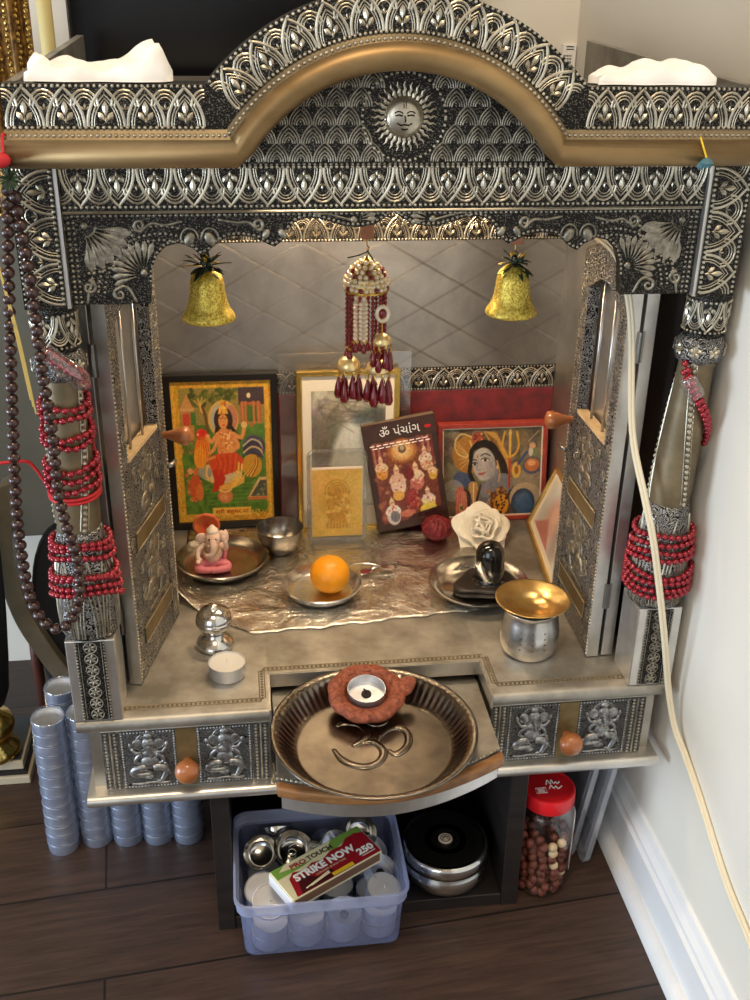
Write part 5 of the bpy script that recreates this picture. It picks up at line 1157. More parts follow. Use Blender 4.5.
# ------------------------------------------------------------------ bead garlands, cords
def garland(label, pts, r, m, name='bead_garland', group=None, face=(-.1257, -.85, .3), thread='redcord'):
    # pts: bead centres; the hundred nearest the room are parts, any others one part
    c = Vector(pts[len(pts)//2]); t = thing(name, label, 'bead garland', (sum(p[0] for p in pts)/len(pts), sum(p[1] for p in pts)/len(pts), min(p[2] for p in pts)-r), group)
    order = sorted(range(len(pts)), key=lambda i: pts[i][1]); near = order[:99]; rest = order[99:]
    b = MB(); b.ell((0, 0, 0), (r, r, r*.93), 0, 10, 7); me = None
    for i in near:
        if me is None:
            b2 = MB(lambda u, v, w, p=pts[i]: (u+t.location.x, v+t.location.y, w+t.location.z)); b2.ell((0, 0, 0), (r, r, r*.93), 0, 10, 7); o = b2.build('bead', m, t, smooth=True); me = o
        else: o = me.copy(); COL.objects.link(o); o.parent = t
        o.location = Vector(pts[i])-t.location
    if rest:
        b = MB()
        for i in rest: b.ell(pts[i], (r, r, r*.93), 0, 8, 5)
        o = b.build('hidden_beads', m, t, smooth=True); o['kind'] = 'stuff'
    b = MB(); b.tube(pts, r*.25, 5); b.build('thread', thread, t)
    return t
def rad(z): return float(np.interp(z, [.0925, .094, .112, .135, .165, .185, .2, .2035, .215, .25, .29, .346, .358], [.027, .0268, .0285, .0282, .0255, .0232, .0218, .0192, .0202, .0194, .018, .016, .0224]))
def wraps(sx, rows, r, seed, gap=None):
    rr = random.Random(seed); pts = []
    for z0, dz, ph in rows:
        n = int(2*PI*(rad(z0)+r)/(r*2.02)); jit = rr.uniform(0, 6)
        for k in range(n):
            a = ph+2*PI*k/n; z = z0+dz*sin(a+jit*.0)*.5+dz*.5*cos(a)*0+.0012*sin(3*a+jit); R = rad(z)+r*1.02
            pts.append((sx*PX+R*cos(a), PY+R*sin(a), z))
    return pts
BR = .0033
garland('red bead garland wound round upper shaft of pillar beside brown mala', wraps(-1, [(.3235, .006, 0), (.3145, .006, .1), (.2985, .010, 0), (.2915, .010, .1), (.2685, .008, .1), (.2600, .008, 0), (.2490, .006, .1)], BR, 1), BR, 'redbead')
garland('red bead garland wound round petal base of pillar beside brown mala', wraps(-1, [(.1905, -.006, 0), (.1825, -.016, .2), (.1745, -.014, .1), (.1575, -.010, 0), (.1505, -.024, .1), (.1420, -.022, .2), (.1325, -.030, 0)], BR, 2), BR, 'redbead')
garland('red bead garland bunched round petal base of pillar beside white cable', wraps(1, [(.1725, -.004, 0), (.1610, -.012, .1), (.1530, -.010, 0), (.1450, -.012, .1), (.1345, .006, .2), (.1270, .004, 0), (.1195, .006, .1), (.1115, .002, 0)], BR, 3), BR, 'redbead')
def strand(sx, a0, a1, z0, z1, n, off=0, extra=.001): return [(sx*PX+(.0085*max(0, (z0+(z1-z0)*i/n-.2)/.17) if sx > 0 else 0)+(rad(z0+(z1-z0)*i/n)+BR+extra)*cos(a0+(a1-a0)*i/n), PY+(rad(z0+(z1-z0)*i/n)+BR+extra)*sin(a0+(a1-a0)*i/n), z0+(z1-z0)*i/n+off) for i in range(n+1)]
def even(pts, gap):
    P = smoothpts(pts, 8); out = [P[0]]; acc = 0
    for a, b in zip(P, P[1:]):
        a, b = Vector(a), Vector(b); L = (b-a).length; d = gap-acc
        while d <= L: out.append(tuple(a+(b-a)*(d/L))); d += gap
        acc = (acc+L) % gap
    return out
tR = garland('short red bead strand slanting down upper shaft of corded side pillar', even(strand(1, -2.5, -.1, .345, .268, 8), .0064)+even(strand(1, -.1, -2.5, .262, .338, 8), .0064), BR, 'redbead')
tL = garland('red bead strand in clear sleeve slanting under capital of pillar beside brown mala', even(strand(-1, -2.0, -.3, .384, .345, 8, 0, .003), .0064)+even(strand(-1, -.3, -2.0, .339, .376, 8, 0, .004), .0064), BR, 'redbead')
for tt, sx, a0, a1, z0, z1 in ((tL, -1, -1.9, -.5, .380, .346), (tR, 1, -2.3, -1.75, .336, .320)):
    P = strand(sx, a0, a1, z0, z1, 8); b = MB(); b.tube([(x, y-.001, z-.003) for x, y, z in P], .0085, 10); b.build('clear_sleeve', 'sleeve', tt, smooth=True)
b = MB(); 
for k in range(2): b.tube([(-PX+(rad(.236)+.0022)*cos(a), PY+(rad(.236)+.0022)*sin(a), .2365+.0035*k+.002*sin(a)) for a in np.linspace(0, 2*PI, 33)[:-1]], .0019, 6, 0, closed=True)
b.tube(smoothpts([(-PX-.021, PY, .238), (-.312, .024, .262), (-.322, .022, .268), (-.352, .02, .266)], 4), .0016, 6)
o = b.build('red_cord', 'redcord', None, smooth=True); tag(o, 'flat red cord tied round shaft of pillar beside brown mala', 'cord'); center(o)
ml = [(-.291, .5072), (-.2978, .4559), (-.3036, .4015), (-.3097, .3439), (-.3166, .2736), (-.3198, .2174), (-.3184, .1628), (-.3091, .1343), (-.2952, .1271), (-.2822, .143), (-.2755, .1653), (-.2745, .1953), (-.2826, .2536), (-.2817, .317), (-.2835, .3683), (-.2832, .4326), (-.2857, .4928), (-.287, .509)]
MR = .0053
t = garland('long brown wooden bead mala hanging down in front of pillar', even([(x, -.031, z) for x, z in ml], .0102), MR, 'brownbead', 'bead_mala', thread='blackm')
b = MB(); b.tube(smoothpts([(-.287, -.031, .509), (-.288, -.036, .520), (-.2885, -.0425, .532), (-.289, -.034, .5455), (-.289, -.024, .545)], 4), .0012, 6); b.build('hanging_loop', 'redcord', t)
b = MB(); rr = random.Random(2)
for k in range(60):
    a, e = rr.uniform(0, 6.28), rr.uniform(-1.5, 1.5); d = Vector((cos(a)*cos(e), sin(a)*cos(e), sin(e))); o = Vector((-.2865, -.0425, .5175)); b.tube([tuple(o), tuple(o+d*.0085)], [.0012, .0004], 4)
b.build('green_tassel', 'stem', t)
b = MB(); b.ell((-.2905, -.0455, .5305), (.0075, .005, .0055), 0, 14, 9); b.build('red_tassel_knot', 'redcord', t, smooth=True)
b = MB()
for k in range(3): b.tube(smoothpts([(-.294+.0006*k, -.036, .515), (-.305, -.034, .471), (-.299+.001*k, -.034, .40), (-.2945+.0014*k, -.034, .345-.006*k)], 6), .0007, 5)
o = b.build('straw_threads', 'straw', None); tag(o, 'loose straw coloured threads hanging beside brown mala', 'thread'); center(o)
cp = [(.2245, .150, .4285), (.2240, .110, .428), (.2238, .078, .420), (.2242, .058, .405), (.229, .044, .365), (.2362, .030, .2736), (.2460, .002, .215), (.2563, -.0105, .171), (.277, -.0145, .08), (.296, -.010, -.0024), (.3045, -.020, -.042), (.3088, -.045, -.060), (.3095, -.0881, -.0789), (.3095, -.1601, -.113), (.3095, -.2194, -.1281), (.3095, -.33, -.16)]
t = thing('cable', 'cream twin cable trailing from door top down along white wall', 'cable', (.27, -.02, -.16))
for off in (-.0018, .0018):
    b = MB(); b.tube(smoothpts([(x+off*.7, y, z+off*.6) for x, y, z in cp], 6), .00205, 8); b.build('strand', 'cord', t, smooth=True)
b = MB(); b.lathe([(0, 0), (.004, .001), (.006, .004), (.003, .007), (0, .008)], 8, (.2376, -.0435, .5225)); b.ell((.2335, -.0425, .524), (.003, .003, .003), 0, 8, 5)
t = thing('dried_flower', 'tiny blue green dried flower tied to brass moulding', 'flower', (.2376, -.0435, .5225)); b.build('petals', 'patina', t)
b = MB(); b.tube([(.2376, -.0425, .530), (.235, -.0405, .537), (.2335, -.035, .5445)], .0008, 5); b.build('yellow_thread', 'myel', t)

# ------------------------------------------------------------------ dark stand and what it holds
t = thing('low_stand', 'low open dark brown wooden stand under the shrine', 'stand', (-.008, .17, ZF))
for x0, x1 in ((-.178, -.159), (.142, .161)): MB().box(x0, x1, .003, .36, ZF, -.1045).build('side_panel', 'espresso', t, bevel=.001)
MB().box(-.1588, .1418, .004, .36, ZF, -.283).build('bottom_board', 'espresso', t, bevel=.001)
MB().box(-.1588, .1418, .352, .36, -.283, -.1045).build('back_panel', 'espresso', t)
MB().box(-.1588, .1418, .006, .352, -.1125, -.1045).build('top_board', 'espresso', t)
# plastic box
ZB = -.2828
t = thing('storage_box', 'open clear blue tinted plastic box full of tealights', 'box', (-.066, .012, ZB))
def loop(x0, x1, y0, y1, r, z): return [(x, y, z) for x, y in rrect(x0, y0, x1, y1, r, 4)]
def loft(loops, cap=True):
    b = MB(); vs = [p for l in loops for p in l]; n = len(loops[0]); fs = []
    for i in range(len(loops)-1):
        for k in range(n): l = (k+1) % n; fs.append((i*n+k, i*n+l, (i+1)*n+l, (i+1)*n+k))
    if cap: fs.append(tuple(range(n-1, -1, -1)))
    return b.add(vs, fs)
bx = [(-.146, .014, -.049, .071, .010, 0), (-.149, .017, -.052, .074, .012, .003), (-.1525, .0205, -.0545, .077, .013, .064)]
b = loft([loop(a, b_, c, d, r, ZB+z) for a, b_, c, d, r, z in bx]); b.build('box_wall', 'box', t, smooth=True, angle=.8)
lp = [(-.1525, .0205, -.0545, .077, .013, .064), (-.156, .024, -.058, .0805, .015, .0645), (-.1565, .0245, -.0585, .081, .015, .076), (-.158, .026, -.060, .0825, .016, .0765), (-.158, .026, -.060, .0825, .016, .0795), (-.1555, .0235, -.0575, .080, .015, .0800)]
b = loft([loop(a, b_, c, d, r, ZB+z) for a, b_, c, d, r, z in lp], False); b.build('rim', 'boxrim', t, smooth=True, angle=.8)
GB = 'tealights loose in the plastic box'
zt = ZB+.0012
def tilted(c, rx, ry): 
    Rm = Matrix.Rotation(rx, 3, 'X') @ Matrix.Rotation(ry, 3, 'Y'); c = Vector(c); return lambda u, v, w: tuple(c+Rm @ Vector((u, v, w)))
def tl(c, rx, ry, label, burnt=False): return tealight(c, label, GB, h=.0152, r=.0186, burnt=burnt, T=tilted(c, rx, ry))
names = ['farthest from the jar', 'second from the stand leg', 'with empty cup', 'under the matchbox end']
for i, x in enumerate((-.1225, -.0835, -.0425, -.0035)):
    y = -.0300+.0015*i
    tl((x, y, zt), 0, 0, 'tealight at bottom of the front row in plastic box, %s' % ['by box corner nearest the stacks', 'second along from the stacks', 'third along from the stacks', 'by box corner nearest steel tin'][i])
    tl((x+.001, y-.0005, zt+.0158), .05*(-1)**i, .06, 'tealight on top of the front row in plastic box, %s' % ['by box corner nearest the stacks', 'second along from the stacks', 'third along from the stacks', 'by box corner nearest steel tin'][i], burnt=(i == 2))
for i, (x, y, z, rx, ry, lab, bu) in enumerate([(-.1265, .012, zt+.022, .35, -.2, 'tilted tealight left of the matchbox in plastic box', False), (-.122, -.012, zt+.030, .5, .1, 'tealight wedged below corner of matchbox in plastic box', False), (.000, .012, zt+.034, .25, .5, 'tilted tealight right of the matchbox end in plastic box', True), (.001, -.014, zt+.032, .2, .15, 'white tealight below number end of matchbox', False), (-.008, .044, zt+.034, .5, .3, 'dull tealight behind number end of matchbox', True), (-.05, .050, zt+.030, .6, -.3, 'empty tealight cup behind matchbox in plastic box', True), (-.088, .050, zt+.03, .8, .2, 'tealight leaning at back of plastic box', True), (-.045, .02, zt+.003, 0, 0, 'tealight lying underneath matchbox', False), (-.085, .012, zt+.003, 0, 0, 'tealight lying low beside steel cups', False), (-.125, .05, zt+.002, 0, 0, 'tealight in back corner of plastic box under steel cup', False), (-.01, .05, zt+.002, 0, 0, 'tealight in back corner of plastic box near steel tin', False), (-.128, .016, zt+.002, 0, 0, 'tealight low in box under tilted tealight', False), (-.005, .012, zt+.002, 0, 0, 'tealight low in box near steel tin side', False), (-.09, .047, zt+.002, 0, 0, 'tealight flat on box floor at the back', False)]):
    tl((x, y, z), rx, ry, lab, bu)
def cupthing(c, prof, label, rx, ry, nm='steel_cup'):
    t = thing(nm, label, 'cup', c); b = MB(tilted(c, rx, ry)); b.lathe(prof, 32, (0,0,0)); b.build('cup_body', 'steel', t, smooth=True, angle=.9); return t
cprof = [(0, 0), (.011, 0), (.0155, .003), (.0185, .009), (.0195, .0145), (.0188, .0145), (.0175, .009), (.0148, .004), (.0105, .0012), (0, .0012)]
cupthing((-.1265, .042, zt+.048), cprof, 'shallow steel cup beside the tilted tealight in plastic box', .45, -.15)
t = cupthing((-.094, .040, zt+.048), [(0, 0), (.013, 0), (.0185, .004), (.0215, .012), (.0225, .0165), (.0215, .0165), (.020, .011), (.0175, .005), (.012, .0015), (0, .0015)], 'steel lamp cup with raised centre at back of plastic box', .3, .15)
b = MB(tilted((-.094, .040, zt+.048), .3, .15)); b.lathe([(.006, .001), (.0055, .006), (.0035, .0075), (.0, .0078)], 16); b.build('wick_holder', 'steel', t, smooth=True)
cupthing((-.060, .047, zt+.052), [(0, 0), (.016, 0), (.019, .003), (.0195, .026), (.0205, .027), (.0188, .027), (.018, .004), (0, .0015)], 'upright steel tumbler lying behind matchbox', 1.0, .5)
cupthing((-.018, .058, zt+.052), cprof, 'dark empty steel cup at far end of plastic box', .5, .3)
cupthing((-.110, .066, zt+.044), cprof, 'steel cup against back wall of plastic box', -.9, 0)
# match box
mc = Vector((-.0590, -.0085, -.2070)); ma = math.atan2(.0594, .1008); RX = Matrix.Rotation(ma, 3, 'Z') @ Matrix.Rotation(.03, 3, 'X')
t = thing('match_box', 'large red and green match box lying on tealights', 'matchbox', mc)
Tm = lambda u, v, w: tuple(mc+RX @ Vector((u, v, w)))
LX, LY, HZ = .0575, .0228, .0082
b = MB(Tm); b.box(-LX, LX, -LY, LY, -HZ, HZ); b.build('sleeve', 'mcream', t, bevel=.0006)
b = MB(Tm); b.box(-LX-.0012, LX+.0012, -LY+.001, LY-.001, -HZ+.001, HZ-.001); b.build('tray', 'white', t)
b = MB(Tm); b.box(-LX+.002, LX-.002, -LY-.0003, -LY, -HZ+.0035, HZ-.002); b.build('striker', 'mbrown', t)
b = MB(Tm); b.prism([(-LX+.001, .008), (-LX+.001, LY-.0005), (LX-.001, LY-.0005), (LX-.001, .002), (LX*.6, .013), (.02, .009), (.0, .013), (-.025, .009)], HZ, HZ+.0003, 0)
b.prism([(-.05, LY-.007), (-.04, LY-.001), (.02, LY-.001), (.01, LY-.012), (-.03, LY-.011)], HZ+.0001, HZ+.0004, 1); b.build('green_print', ['mg', 'mcream'], t)
b = MB(Tm); b.prism([(-LX+.006, -LY+.0005), (-.046, .002), (-.038, .008), (-.026, .003), (-.014, .0075), (-.002, .004), (.012, .0095), (.026, .008), (.036, .0145), (.048, .015), (LX-.0005, .011), (LX-.0005, -LY+.0005)], HZ+.0003, HZ+.0006, 0)
b.prism([(-LX+.012, -LY+.0008), (-.040, -.006), (-.030, -.002), (-.02, -.012), (.005, -LY+.0008)], HZ+.0005, HZ+.0008, 1); b.build('red_print', ['mred', 'mdark'], t)
b = MB(Tm); b.text('PRO', 0, .0088, (-.0270, .0140), 0, HZ+.0007, 0, width=.0195, bold=.03); b.text('TOUCH', 1, .0088, (.0010, .0140), 0, HZ+.0007, 0, width=.0320, bold=.03); b.build('maker_lettering', ['mred', 'mbk'], t)
b = MB(Tm); b.text('STRIKE NOW', 0, .0125, (-.003, -.0015), 0, HZ+.0010, 0, width=.078, bold=.05); b.text('250', 0, .0115, (.0440, -.0110), 0, HZ+.0010, 0, width=.0205, bold=.05); b.tube([(.036, -.0172, HZ+.001), (.053, -.0172, HZ+.001)], .0004, 4)
b.build('slogan_lettering', 'white', t)
b = MB(Tm); b.text('LONGER BURN TIME', 0, .0036, (.000, -.0095), 0, HZ+.0010, 0, width=.038); b.build('small_lettering', 'mcream', t)
b = MB(Tm); b.prism([(-.005, -LY+.001), (.022, -LY+.001), (.022, -LY+.0055), (-.005, -LY+.0055)], HZ+.0009, HZ+.0012, 0); b.build('yellow_banner', 'myel', t)
b = MB(Tm)
for k in range(2): b.tube([(-.038+.006*k, -.0185, HZ+.0012), (-.006, -.013-.002*k, HZ+.0012)], .0008, 4, 0); b.ell((-.004, -.0128-.002*k, HZ+.0012), (.0022, .0014, .0006), 1, 8, 5)
b.build('match_picture', ['mcream', 'mbk'], t)
# steel tin
sc2 = (.083, .046, -.2828); t = thing('steel_tin', 'round steel tin with black lid on stand shelf', 'tin', sc2)
b = MB(); b.lathe([(0, 0), (0.0380, 0), (0.0422, .002), (0.0480, .010), (0.0501, .019), (0.0491, .027), (0.0469, .030), (0.0469, .032), (0, .032)], 56, sc2); b.build('body', 'steel', t, smooth=True, angle=.9)
b = MB(); b.lathe([(0.0480, .0325), (0.0501, .033), (0.0504, .038), (0.0501, .045), (0.0480, .0485), (0.0448, .0495), (0.0438, .0487)], 56, sc2); b.build('lid_rim', 'steel', t, smooth=True)
b = MB(); b.lathe([(0.0441, .0487), (0.0380, .0495), (0.0316, .0488), (.017, .0486), (.0155, .0500), (.014, .0490), (0, .0490)], 56, sc2); b.build('lid_disc', 'lid', t, smooth=True)
b = MB(); b.lathe([(.0082, .0490), (.008, .0497), (0, .0498)], 24, sc2); b.build('centre_badge', 'cream', t, smooth=True, angle=.5)
b = MB(lambda u, v, w: (sc2[0]+u, sc2[1]+v, sc2[2]+.0499+w)); b.tube(w0(arc((0, 0), .0055, 0, 2*PI, 18)[:-1]), .0004, 4, closed=True); b.tube([(-.004, -.003, 0), (0, .004, 0), (.004, -.003, 0)], .0005, 4); b.tube([(-.004, .002, 0), (.004, .002, 0)], .0005, 4); b.build('stamped_mark', 'mbk', t)
# jar of nuts
jc = (.1955, .0360, ZF+.0003); t = thing('glass_jar', 'tall glass jar of nuts with red screw lid on floor', 'jar', jc)
b = MB(); b.lathe([(0, .0012), (.027, .0012), (.0305, .003), (.0325, .010), (.0328, .100), (.0318, .110), (.0292, .116), (.0276, .119), (.0276, .127)], 48, jc); b.build('glass', 'glass', t, smooth=True)
b = MB(); b.lathe([(.0298, .1240), (.0306, .1255), (.0306, .1385), (.0296, .1415), (.0276, .1422), (.0268, .1408), (0, .1408)], 48, jc, rf=lambda a, r, z: 1+(.006*cos(60*a) if .1245 < z < .139 else 0)); lidj = b.build('screw_lid', 'lidred', t, smooth=True, angle=.6)
b = MB(lambda u, v, w: (jc[0]+u, jc[1]+v, jc[2]+.1413+w)); 
b.tube(smoothpts([(-.002, .003, 0), (.001, .010, 0), (.003, .003, 0), (.0055, .010, 0), (.007, .004, 0), (.010, .006, 0), (.011, .003, 0), (.014, .006, 0)], 4), .0008, 4); b.tube(smoothpts([(.000, -.004, 0), (.003, .001, 0), (.005, -.004, 0), (.008, -.001, 0), (.010, -.005, 0), (.015, -.001, 0)], 4), .0008, 4)
b.tube([(x, y, 0) for x, y in [(-.016, -.010), (-.004, -.010), (-.004, -.002), (-.016, -.002)]], .0004, 4, closed=True)
for k in range(3): b.tube([(-.014, -.004-.002*k, 0), (-.006, -.004-.002*k, 0)], .0004, 4)
b.build('lid_lettering', 'white', lidj)
b = MB(); n = 16
b.grid(lambda u, v: (jc[0]+.0333*cos(-.55+1.5*u), jc[1]+.0333*sin(-.55+1.5*u), jc[2]+.030+.078*v), n, 8); lb = b.build('paper_label', 'labelw', t, smooth=True, solid=.0003)
for z_, h_ in ((.036, .022), (.078, .010)):
    b = MB(); b.grid(lambda u, v: (jc[0]+.0337*cos(-.55+.9*u), jc[1]+.0337*sin(-.55+.9*u), jc[2]+z_+h_*v+.004*u), n, 2); b.build('red_label_print', 'labelr', lb, smooth=True)
random.seed(11); proto = None; cnt = 0
bn = MB(); bn.ell((0, 0, .0056), (.0057, .0054, .0060), 0, 12, 8, None, lambda p: Vector((p.x, p.y, p.z*(1+.18*(p.z > 0)*p.z/.006))))
def kfront(L, tgt): return min(range(12), key=lambda k: abs(((2*PI*(k+.5*(L % 2))/12+L*.21)-tgt+PI) % (2*PI)-PI))
PL = [(6, -1.2), (7, -1.5), (4, -1.0), (2, -.8), (7, -.75)]; PALE = [(L, kfront(L, g)) for L, g in PL]
for L in range(8):
    z = ZF+.0018+L*.0095
    for ring, (R, n) in enumerate(((.0250, 12), (.0130, 6))):
        for k in range(n):
            a = 2*PI*(k+.5*(L % 2))/n+L*.21+ring*.3; pale = ring == 0 and (L, k) in PALE
            if pale: continue
            if proto is None: proto = bn.build('hazelnut', 'nut', None, smooth=True); o = proto
            else: o = proto.copy(); COL.objects.link(o)
            o.location = (jc[0]+R*cos(a), jc[1]+R*sin(a), z+random.uniform(0, .0008)); o.rotation_euler = (random.uniform(-.5, .5), random.uniform(-.5, .5), random.uniform(0, 6))
            tag(o, 'brown skinned hazelnut among others inside glass jar', 'nut', 'hazelnuts in the glass jar')
for i, (L, k, lab) in enumerate(((*PALE[0], 'pale blanched nut lying directly below two brightest in glass jar'), (*PALE[1], 'pale blanched nut near top of nuts in glass jar'), (*PALE[2], 'pale blanched nut halfway down glass jar'), (*PALE[3], 'pale blanched nut near bottom of glass jar'), (*PALE[4], 'pale blanched nut at top right of nuts in jar'))):
    a = 2*PI*(k+.5*(L % 2))/12+L*.21; b = MB(); b.ell((0, 0, .0056), (.0056, .005, .0056), 0, 12, 8); o = b.build('peeled_nut', 'nutw', None, smooth=True); o.location = (jc[0]+.0250*cos(a), jc[1]+.0250*sin(a), ZF+.0018+L*.0095); tag(o, lab, 'nut')
# clear plastic lids leaning on the skirting
for i, (xb, xt, y0, y1, lab) in enumerate(((.2445, .268, .062, .30, 'clear plastic container lid leaning nearest the nut jar'), (.2600, .2835, .050, .30, 'clear plastic container lid leaning nearest the white skirting'))):
    t = thing('plastic_lid', lab, 'lid', (xb, .18, ZF+.0003)); dz = .175; L = math.hypot(xt-xb, dz)
    Tq = lambda u, v, w, xb=xb, xt=xt, y0=y0: (xb+(xt-xb)*v/L-w*dz/L, y0+u, ZF+.0006+dz*v/L+w*(xt-xb)/L)
    P = rrect(0, 0, y1-y0, L, .012, 4); Q = rrect(.009, .009, y1-y0-.009, L-.009, .008, 4)
    b = MB(Tq); b.prism(Q, .001, .0025); b.build('panel', 'lidp', t)
    b = MB(Tq); b.strip(P+[P[0]], Q+[Q[0]], -.001, .0055); b.tube([(x, y, .0045) for x, y in P], .0014, 6, closed=True); b.build('rim', 'lidp', t, smooth=True, angle=.7)
# wrapped tealight stacks
def stack(x, y, n, label, lean=(0, 0), seed=0):
    rr = random.Random(seed); t = thing('tealight_pack', label, 'candle pack', (x, y, ZF+.0004), 'shrink wrapped tealight stacks beside the stand'); hh = .0147; r = .0181; me = None
    for i in range(n):
        b = MB(); z = ZF+.0008+i*hh; q = (x+lean[0]*i/n, y+lean[1]*i/n, z)
        if me is None:
            b.lathe([(0, 0), (r*.96, 0), (r*.985, .001), (r, hh-.002), (r*1.045, hh-.0012), (r*1.045, hh-.0003), (r*.96, hh-.0004), (r*.955, hh-.004), (0, hh-.004)], 26, q); me = b.build('tealight_cup', 'cup', t, smooth=True, angle=.7)
        else: o = me.copy(); COL.objects.link(o); o.location = (lean[0]*i/n, lean[1]*i/n, i*hh)
    ph = [rr.uniform(0, 6) for _ in range(8)]; H = n*hh; prof = []
    def wf_(a, rq, z): return 1+.018*sin(2*a+ph[0]+z*60)+.012*sin(5*a+ph[1]-z*140)+.010*sin(9*a+z*310+ph[2])
    b = MB(lambda u, v, w: (u+lean[0]*(w-ZF)/H, v+lean[1]*(w-ZF)/H, w)); prof = [(r*1.02, 0)]+[(r*(1.06+(.06 if i % 13 == 6 else (.03 if i % 13 in (5, 7) else 0))+(.0 if i % 2 else -.012)), H*i/40) for i in range(1, 40)]+[(r*1.06, H), (r*1.03, H+.003), (r*.98, H+.0015)]
    b.lathe(prof, 40, (x, y, ZF+.0004), 0, wf_, closed=False); b.f = b.f[:-2]; b.mi = b.mi[:-2]
    b.build('shrink_wrap', 'wrap', t, smooth=True); return t
for i, (x, y, lab, ln) in enumerate([(-.365, .1525, 'shrink wrapped stack of tealights at outer end of front row, open top showing', (.002, .004)), (-.3255, .161, 'shrink wrapped tealight stack standing second from outer end of row', (.001, .001)), (-.2885, .159, 'shrink wrapped tealight stack standing middle of row under drawer', (0, 0)), (-.252, .157, 'shrink wrapped tealight stack standing second from the dark stand', (0, .001)), (-.2155, .154, 'shrink wrapped tealight stack standing nearest the dark stand', (-.001, 0)), (-.360, .212, 'shrink wrapped tealight stack standing behind the open topped one', (.003, .002))]):
    stack(x, y, 13, lab, ln, i)

# ------------------------------------------------------------------ behind and beside the shrine
t = thing('tall_cabinet', 'tall plain grey cabinet standing behind shrine beside gold cloth', 'cabinet', (-.60, .49, ZF))
MB().box(-.95, -.300, .435, .545, -.02, .548).build('body', 'greywall', t, bevel=.002)
for x in (-.93, -.33):
    for y in (.45, .52): MB().box(x-.012, x+.012, y-.012, y+.012, ZF, -.02).build('leg', 'blackm', t, bevel=.001)
t = thing('television', 'black flat television screen on wall behind shrine arch', 'television', (-.07, .53, .50))
MB().box(-.307, .172, .505, .535, .48, .90).build('housing', 'blackm', t, bevel=.002)
MB().box(-.303, .168, .5035, .505, .484, .896).build('screen', 'screen', t)
MB().box(-.12, -.02, .535, .559, .65, .80).build('wall_bracket', 'blackm', t)
b = MB(); b.box(-.3075, -.3055, .503, .505, .48, .90); b.build('bezel_edge', 'steeld', t)
# yellow pillar candle with a blue band on the cabinet top
c = (-.3255, .462, .5485); t = thing('pillar_candle', 'pale yellow pillar candle with blue base band behind gold cloth', 'candle', c)
b = MB(); b.lathe([(0, 0), (.0085, 0), (.0085, .008)], 24, c); b.build('blue_band', 'bluec', t, smooth=True, angle=.6)
b = MB(); b.lathe([(.0082, .008), (.0082, .088), (.0075, .09), (.003, .089), (0, .0885)], 24, c); b.build('wax', 'yellowc', t, smooth=True, angle=.6)
b = MB(); b.tube([(c[0], c[1], c[2]+.088), (c[0], c[1], c[2]+.095)], .0006, 5); b.build('wick', 'wick', t)
# gold sequin cloth
t = thing('sequin_cloth', 'gold sequin embroidered cloth hanging beside top of shrine', 'cloth', (-.33, .30, .40))
def clothpt(u, v): x = -.376+.060*u; return (x, .305+.006*sin(u*16)+.003*sin(u*31+v*3), .42+.40*v)
b = MB(); b.grid(clothpt, 40, 20); b.build('net', 'sequind', t, smooth=True, solid=.0008)
for k in range(6):
    b = MB(); u = .12+.165*k
    for i in range(75 if k > 2 else 40):
        v = (i+.5)/(75 if k > 2 else 40); p = clothpt(u+.012*sin(i*1.7), v); b.ell((p[0], p[1]-.002, p[2]), (.0024, .0012, .0024), 0, 7, 4)
    b.build('sequin_row', 'sequin', t)
b = MB(); b.tube([(-.376, .305, .822), (-.304, .305, .822)], .003, 8); b.box(-.342, -.338, .303, .435, .820, .824); b.tube([(-.34, .435, .822), (-.34, .545, .822), ], .003, 8); b.box(-.355, -.325, .543, .5595, .80, .845); b.build('hanging_rod', 'hinge', t)
# chair
t = thing('round_backed_chair', 'dark chair with curved grey arm beside wrapped tealights', 'chair', (-.40, .36, ZF))
P = smoothpts([(-.420, .33, .09), (-.436, .335, -.01), (-.428, .335, -.092), (-.404, .335, -.158), (-.372, .335, -.222), (-.345, .345, -.262)], 5)
b = MB(); b.strip([(p[0]-.010, p[2]-.004) for p in P], [(p[0]+.012, p[2]+.006) for p in P], 0, .03); b.v = [(x, .392-w, y) for x, y, w in b.v]; b.build('curved_arm', 'greyarm', t, bevel=.002)
b = MB(lambda u, v, w: (-.3665+u, .400-w, -.13+v)); b.prism([(.048*cos(a), .150*abs(sin(a))**.8*(1 if sin(a) > 0 else -1)) for a in np.linspace(0, 2*PI, 40)[:-1]], 0, .022); b.build('back_pad', 'blackm', t, bevel=.006)
for x, y, tx in ((-.4205, .400, -.4225), (-.33, .405, -.325)):
    b = MB(); b.tube([(x, y, -.10), (x-.003, y, -.2), (tx, y, ZF+.0005)], [.0085, .008, .0062], 12); b.build('leg', 'brownleg', t, smooth=True)
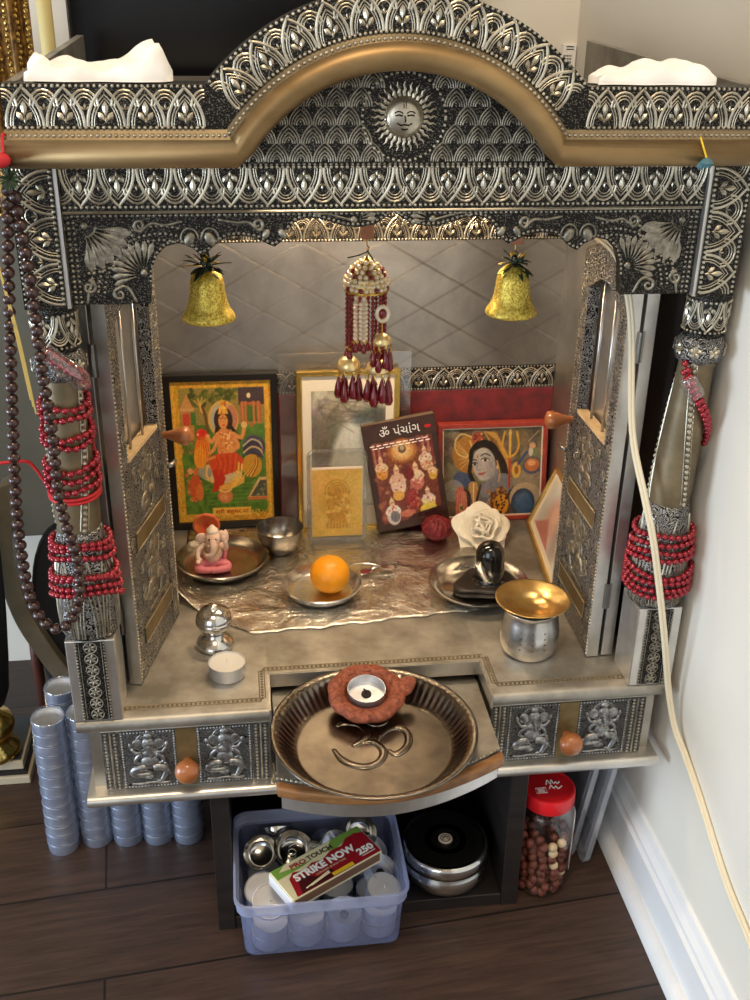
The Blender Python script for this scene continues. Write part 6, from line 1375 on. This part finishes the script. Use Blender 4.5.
# lamp figure on plinth
t = thing('draped_statue', 'black draped statue on brass foot and stepped stone plinth', 'statue', (-.475, .33, ZF))
for k, (g, z0, z1) in enumerate(((0, 0, .012), (.008, .0175, .031))):
    MB().box(-.56+g, -.4235-g, .272+g, .385-g, ZF+z0, ZF+z1).build('plinth_step', 'creamedge', t, bevel=.0015)
MB().box(-.556, -.4275, .276, .381, ZF+.012, ZF+.0175).build('plinth_groove', 'blackm', t)
MB().box(-.549, -.4345, .283, .374, ZF+.031, ZF+.033).build('plinth_top', 'darkstone', t)
sc3 = (-.472, .300, ZF+.033)
b = MB(); b.lathe([(0, 0), (.032, 0), (.036, .004), (.034, .012), (.026, .020), (.024, .026), (.030, .034), (.033, .045), (.029, .056), (.018, .063), (.012, .07), (.012, .08)], 36, sc3); b.build('brass_foot', 'gold', t, smooth=True)
b = MB(); b.lathe([(.012, .075), (.026, .080), (.033, .10), (.037, .15), (.043, .22), (.047, .30), (.045, .36), (.035, .42), (.022, .46), (.020, .475), (.026, .49), (.028, .51), (.022, .53), (.008, .542), (0, .543)], 40, sc3, rf=lambda a, r, z: 1+.06*cos(9*a)*(.1 < z < .44)); b.build('draped_body', 'blackm', t, smooth=True)
# vent plate in the far corner
t = thing('perforated_plate', 'small white perforated plate on wall behind corner of cornice', 'vent', (.303, .556, .545))
MB().box(.294, .3115, .554, .5601, .545, .584).build('plate', 'white', t, bevel=.0008)
b = MB()
for i in range(7):
    for j in range(5): b.box(.2955+j*.0022, .2967+j*.0022, .5536, .5541, .548+i*.0036, .5498+i*.0036)
b.build('holes', 'mbk', t)
b = MB(); b.box(.2985, .308, .5537, .5541, .5775, .5787); b.box(.2985, .308, .5537, .5541, .5805, .5817); b.build('printed_lines', 'mbk', t)

# ------------------------------------------------------------------ camera, light
cam = bpy.data.cameras.new('camera'); co = bpy.data.objects.new('camera', cam); COL.objects.link(co)
cam.sensor_fit = 'VERTICAL'; cam.sensor_height = 36; cam.lens = 36*1.05057; cam.clip_start = .01
yaw, pit, rol = .1337, -.4538, .0166
F = Vector((sin(yaw)*cos(pit), cos(yaw)*cos(pit), sin(pit))); R0 = Vector((cos(yaw), -sin(yaw), 0)); U0 = R0.cross(F)
R_ = R0*cos(rol)+U0*sin(rol); U_ = U0*cos(rol)-R0*sin(rol)
m = Matrix((R_, U_, -F)).transposed().to_4x4(); m.translation = Vector((-.1257, -.8503, .6448)); co.matrix_world = m
SC.camera = co
def area(name, loc, target, size, power, col, sy=None):
    l = bpy.data.lights.new(name, 'AREA'); l.energy = power; l.color = col; l.size = size
    if sy: l.shape = 'RECTANGLE'; l.size_y = sy
    o = bpy.data.objects.new(name, l); COL.objects.link(o); o.location = loc
    o.rotation_euler = (Vector(target)-Vector(loc)).to_track_quat('-Z', 'Y').to_euler(); return o
wl = area('window_daylight', (-2.3, -.50, .10), (.31, -.15, -.25), 1.1, 46, (.70, .85, 1.0), .9)
area('room_daylight', (-1.6, -2.4, .7), (.1, .1, .05), 1.4, 17, (.84, .93, 1.0), 1.5)
area('ceiling_lamp', (-.2, -.95, 2.2), (.05, .1, .3), .5, 20, (1.0, .79, .54))
area('shrine_lamp', (.0, .231, .4755), (0, .36, .05), .24, 1.9, (1.0, .77, .52), .012)
w = bpy.data.worlds.new('room_light'); SC.world = w; w.use_nodes = True; nt = w.node_tree
bg = nt.nodes['Background']; tc = nt.nodes.new('ShaderNodeTexCoord'); sp = nt.nodes.new('ShaderNodeSeparateXYZ'); rp = nt.nodes.new('ShaderNodeValToRGB')
nt.links.new(tc.outputs['Generated'], sp.inputs[0]); ad = nt.nodes.new('ShaderNodeMath'); ad.operation = 'MULTIPLY_ADD'; nt.links.new(sp.outputs['Z'], ad.inputs[0]); ad.inputs[1].default_value = .5; ad.inputs[2].default_value = .5
nt.links.new(ad.outputs[0], rp.inputs[0]); e = rp.color_ramp.elements
e[0].position = .2; e[0].color = (.10, .085, .075, 1); e[1].position = .85; e[1].color = (.50, .40, .28, 1)
x = e.new(.5); x.color = (.42, .43, .46, 1)
nt.links.new(rp.outputs[0], bg.inputs[0]); bg.inputs[1].default_value = .95
vs = SC.view_settings; vs.view_transform = 'Standard'; vs.look = 'None'; vs.gamma = 1; vs.use_curve_mapping = False; vs.exposure = 0.12
SC.cycles.max_bounces = 10; SC.cycles.transparent_max_bounces = 24
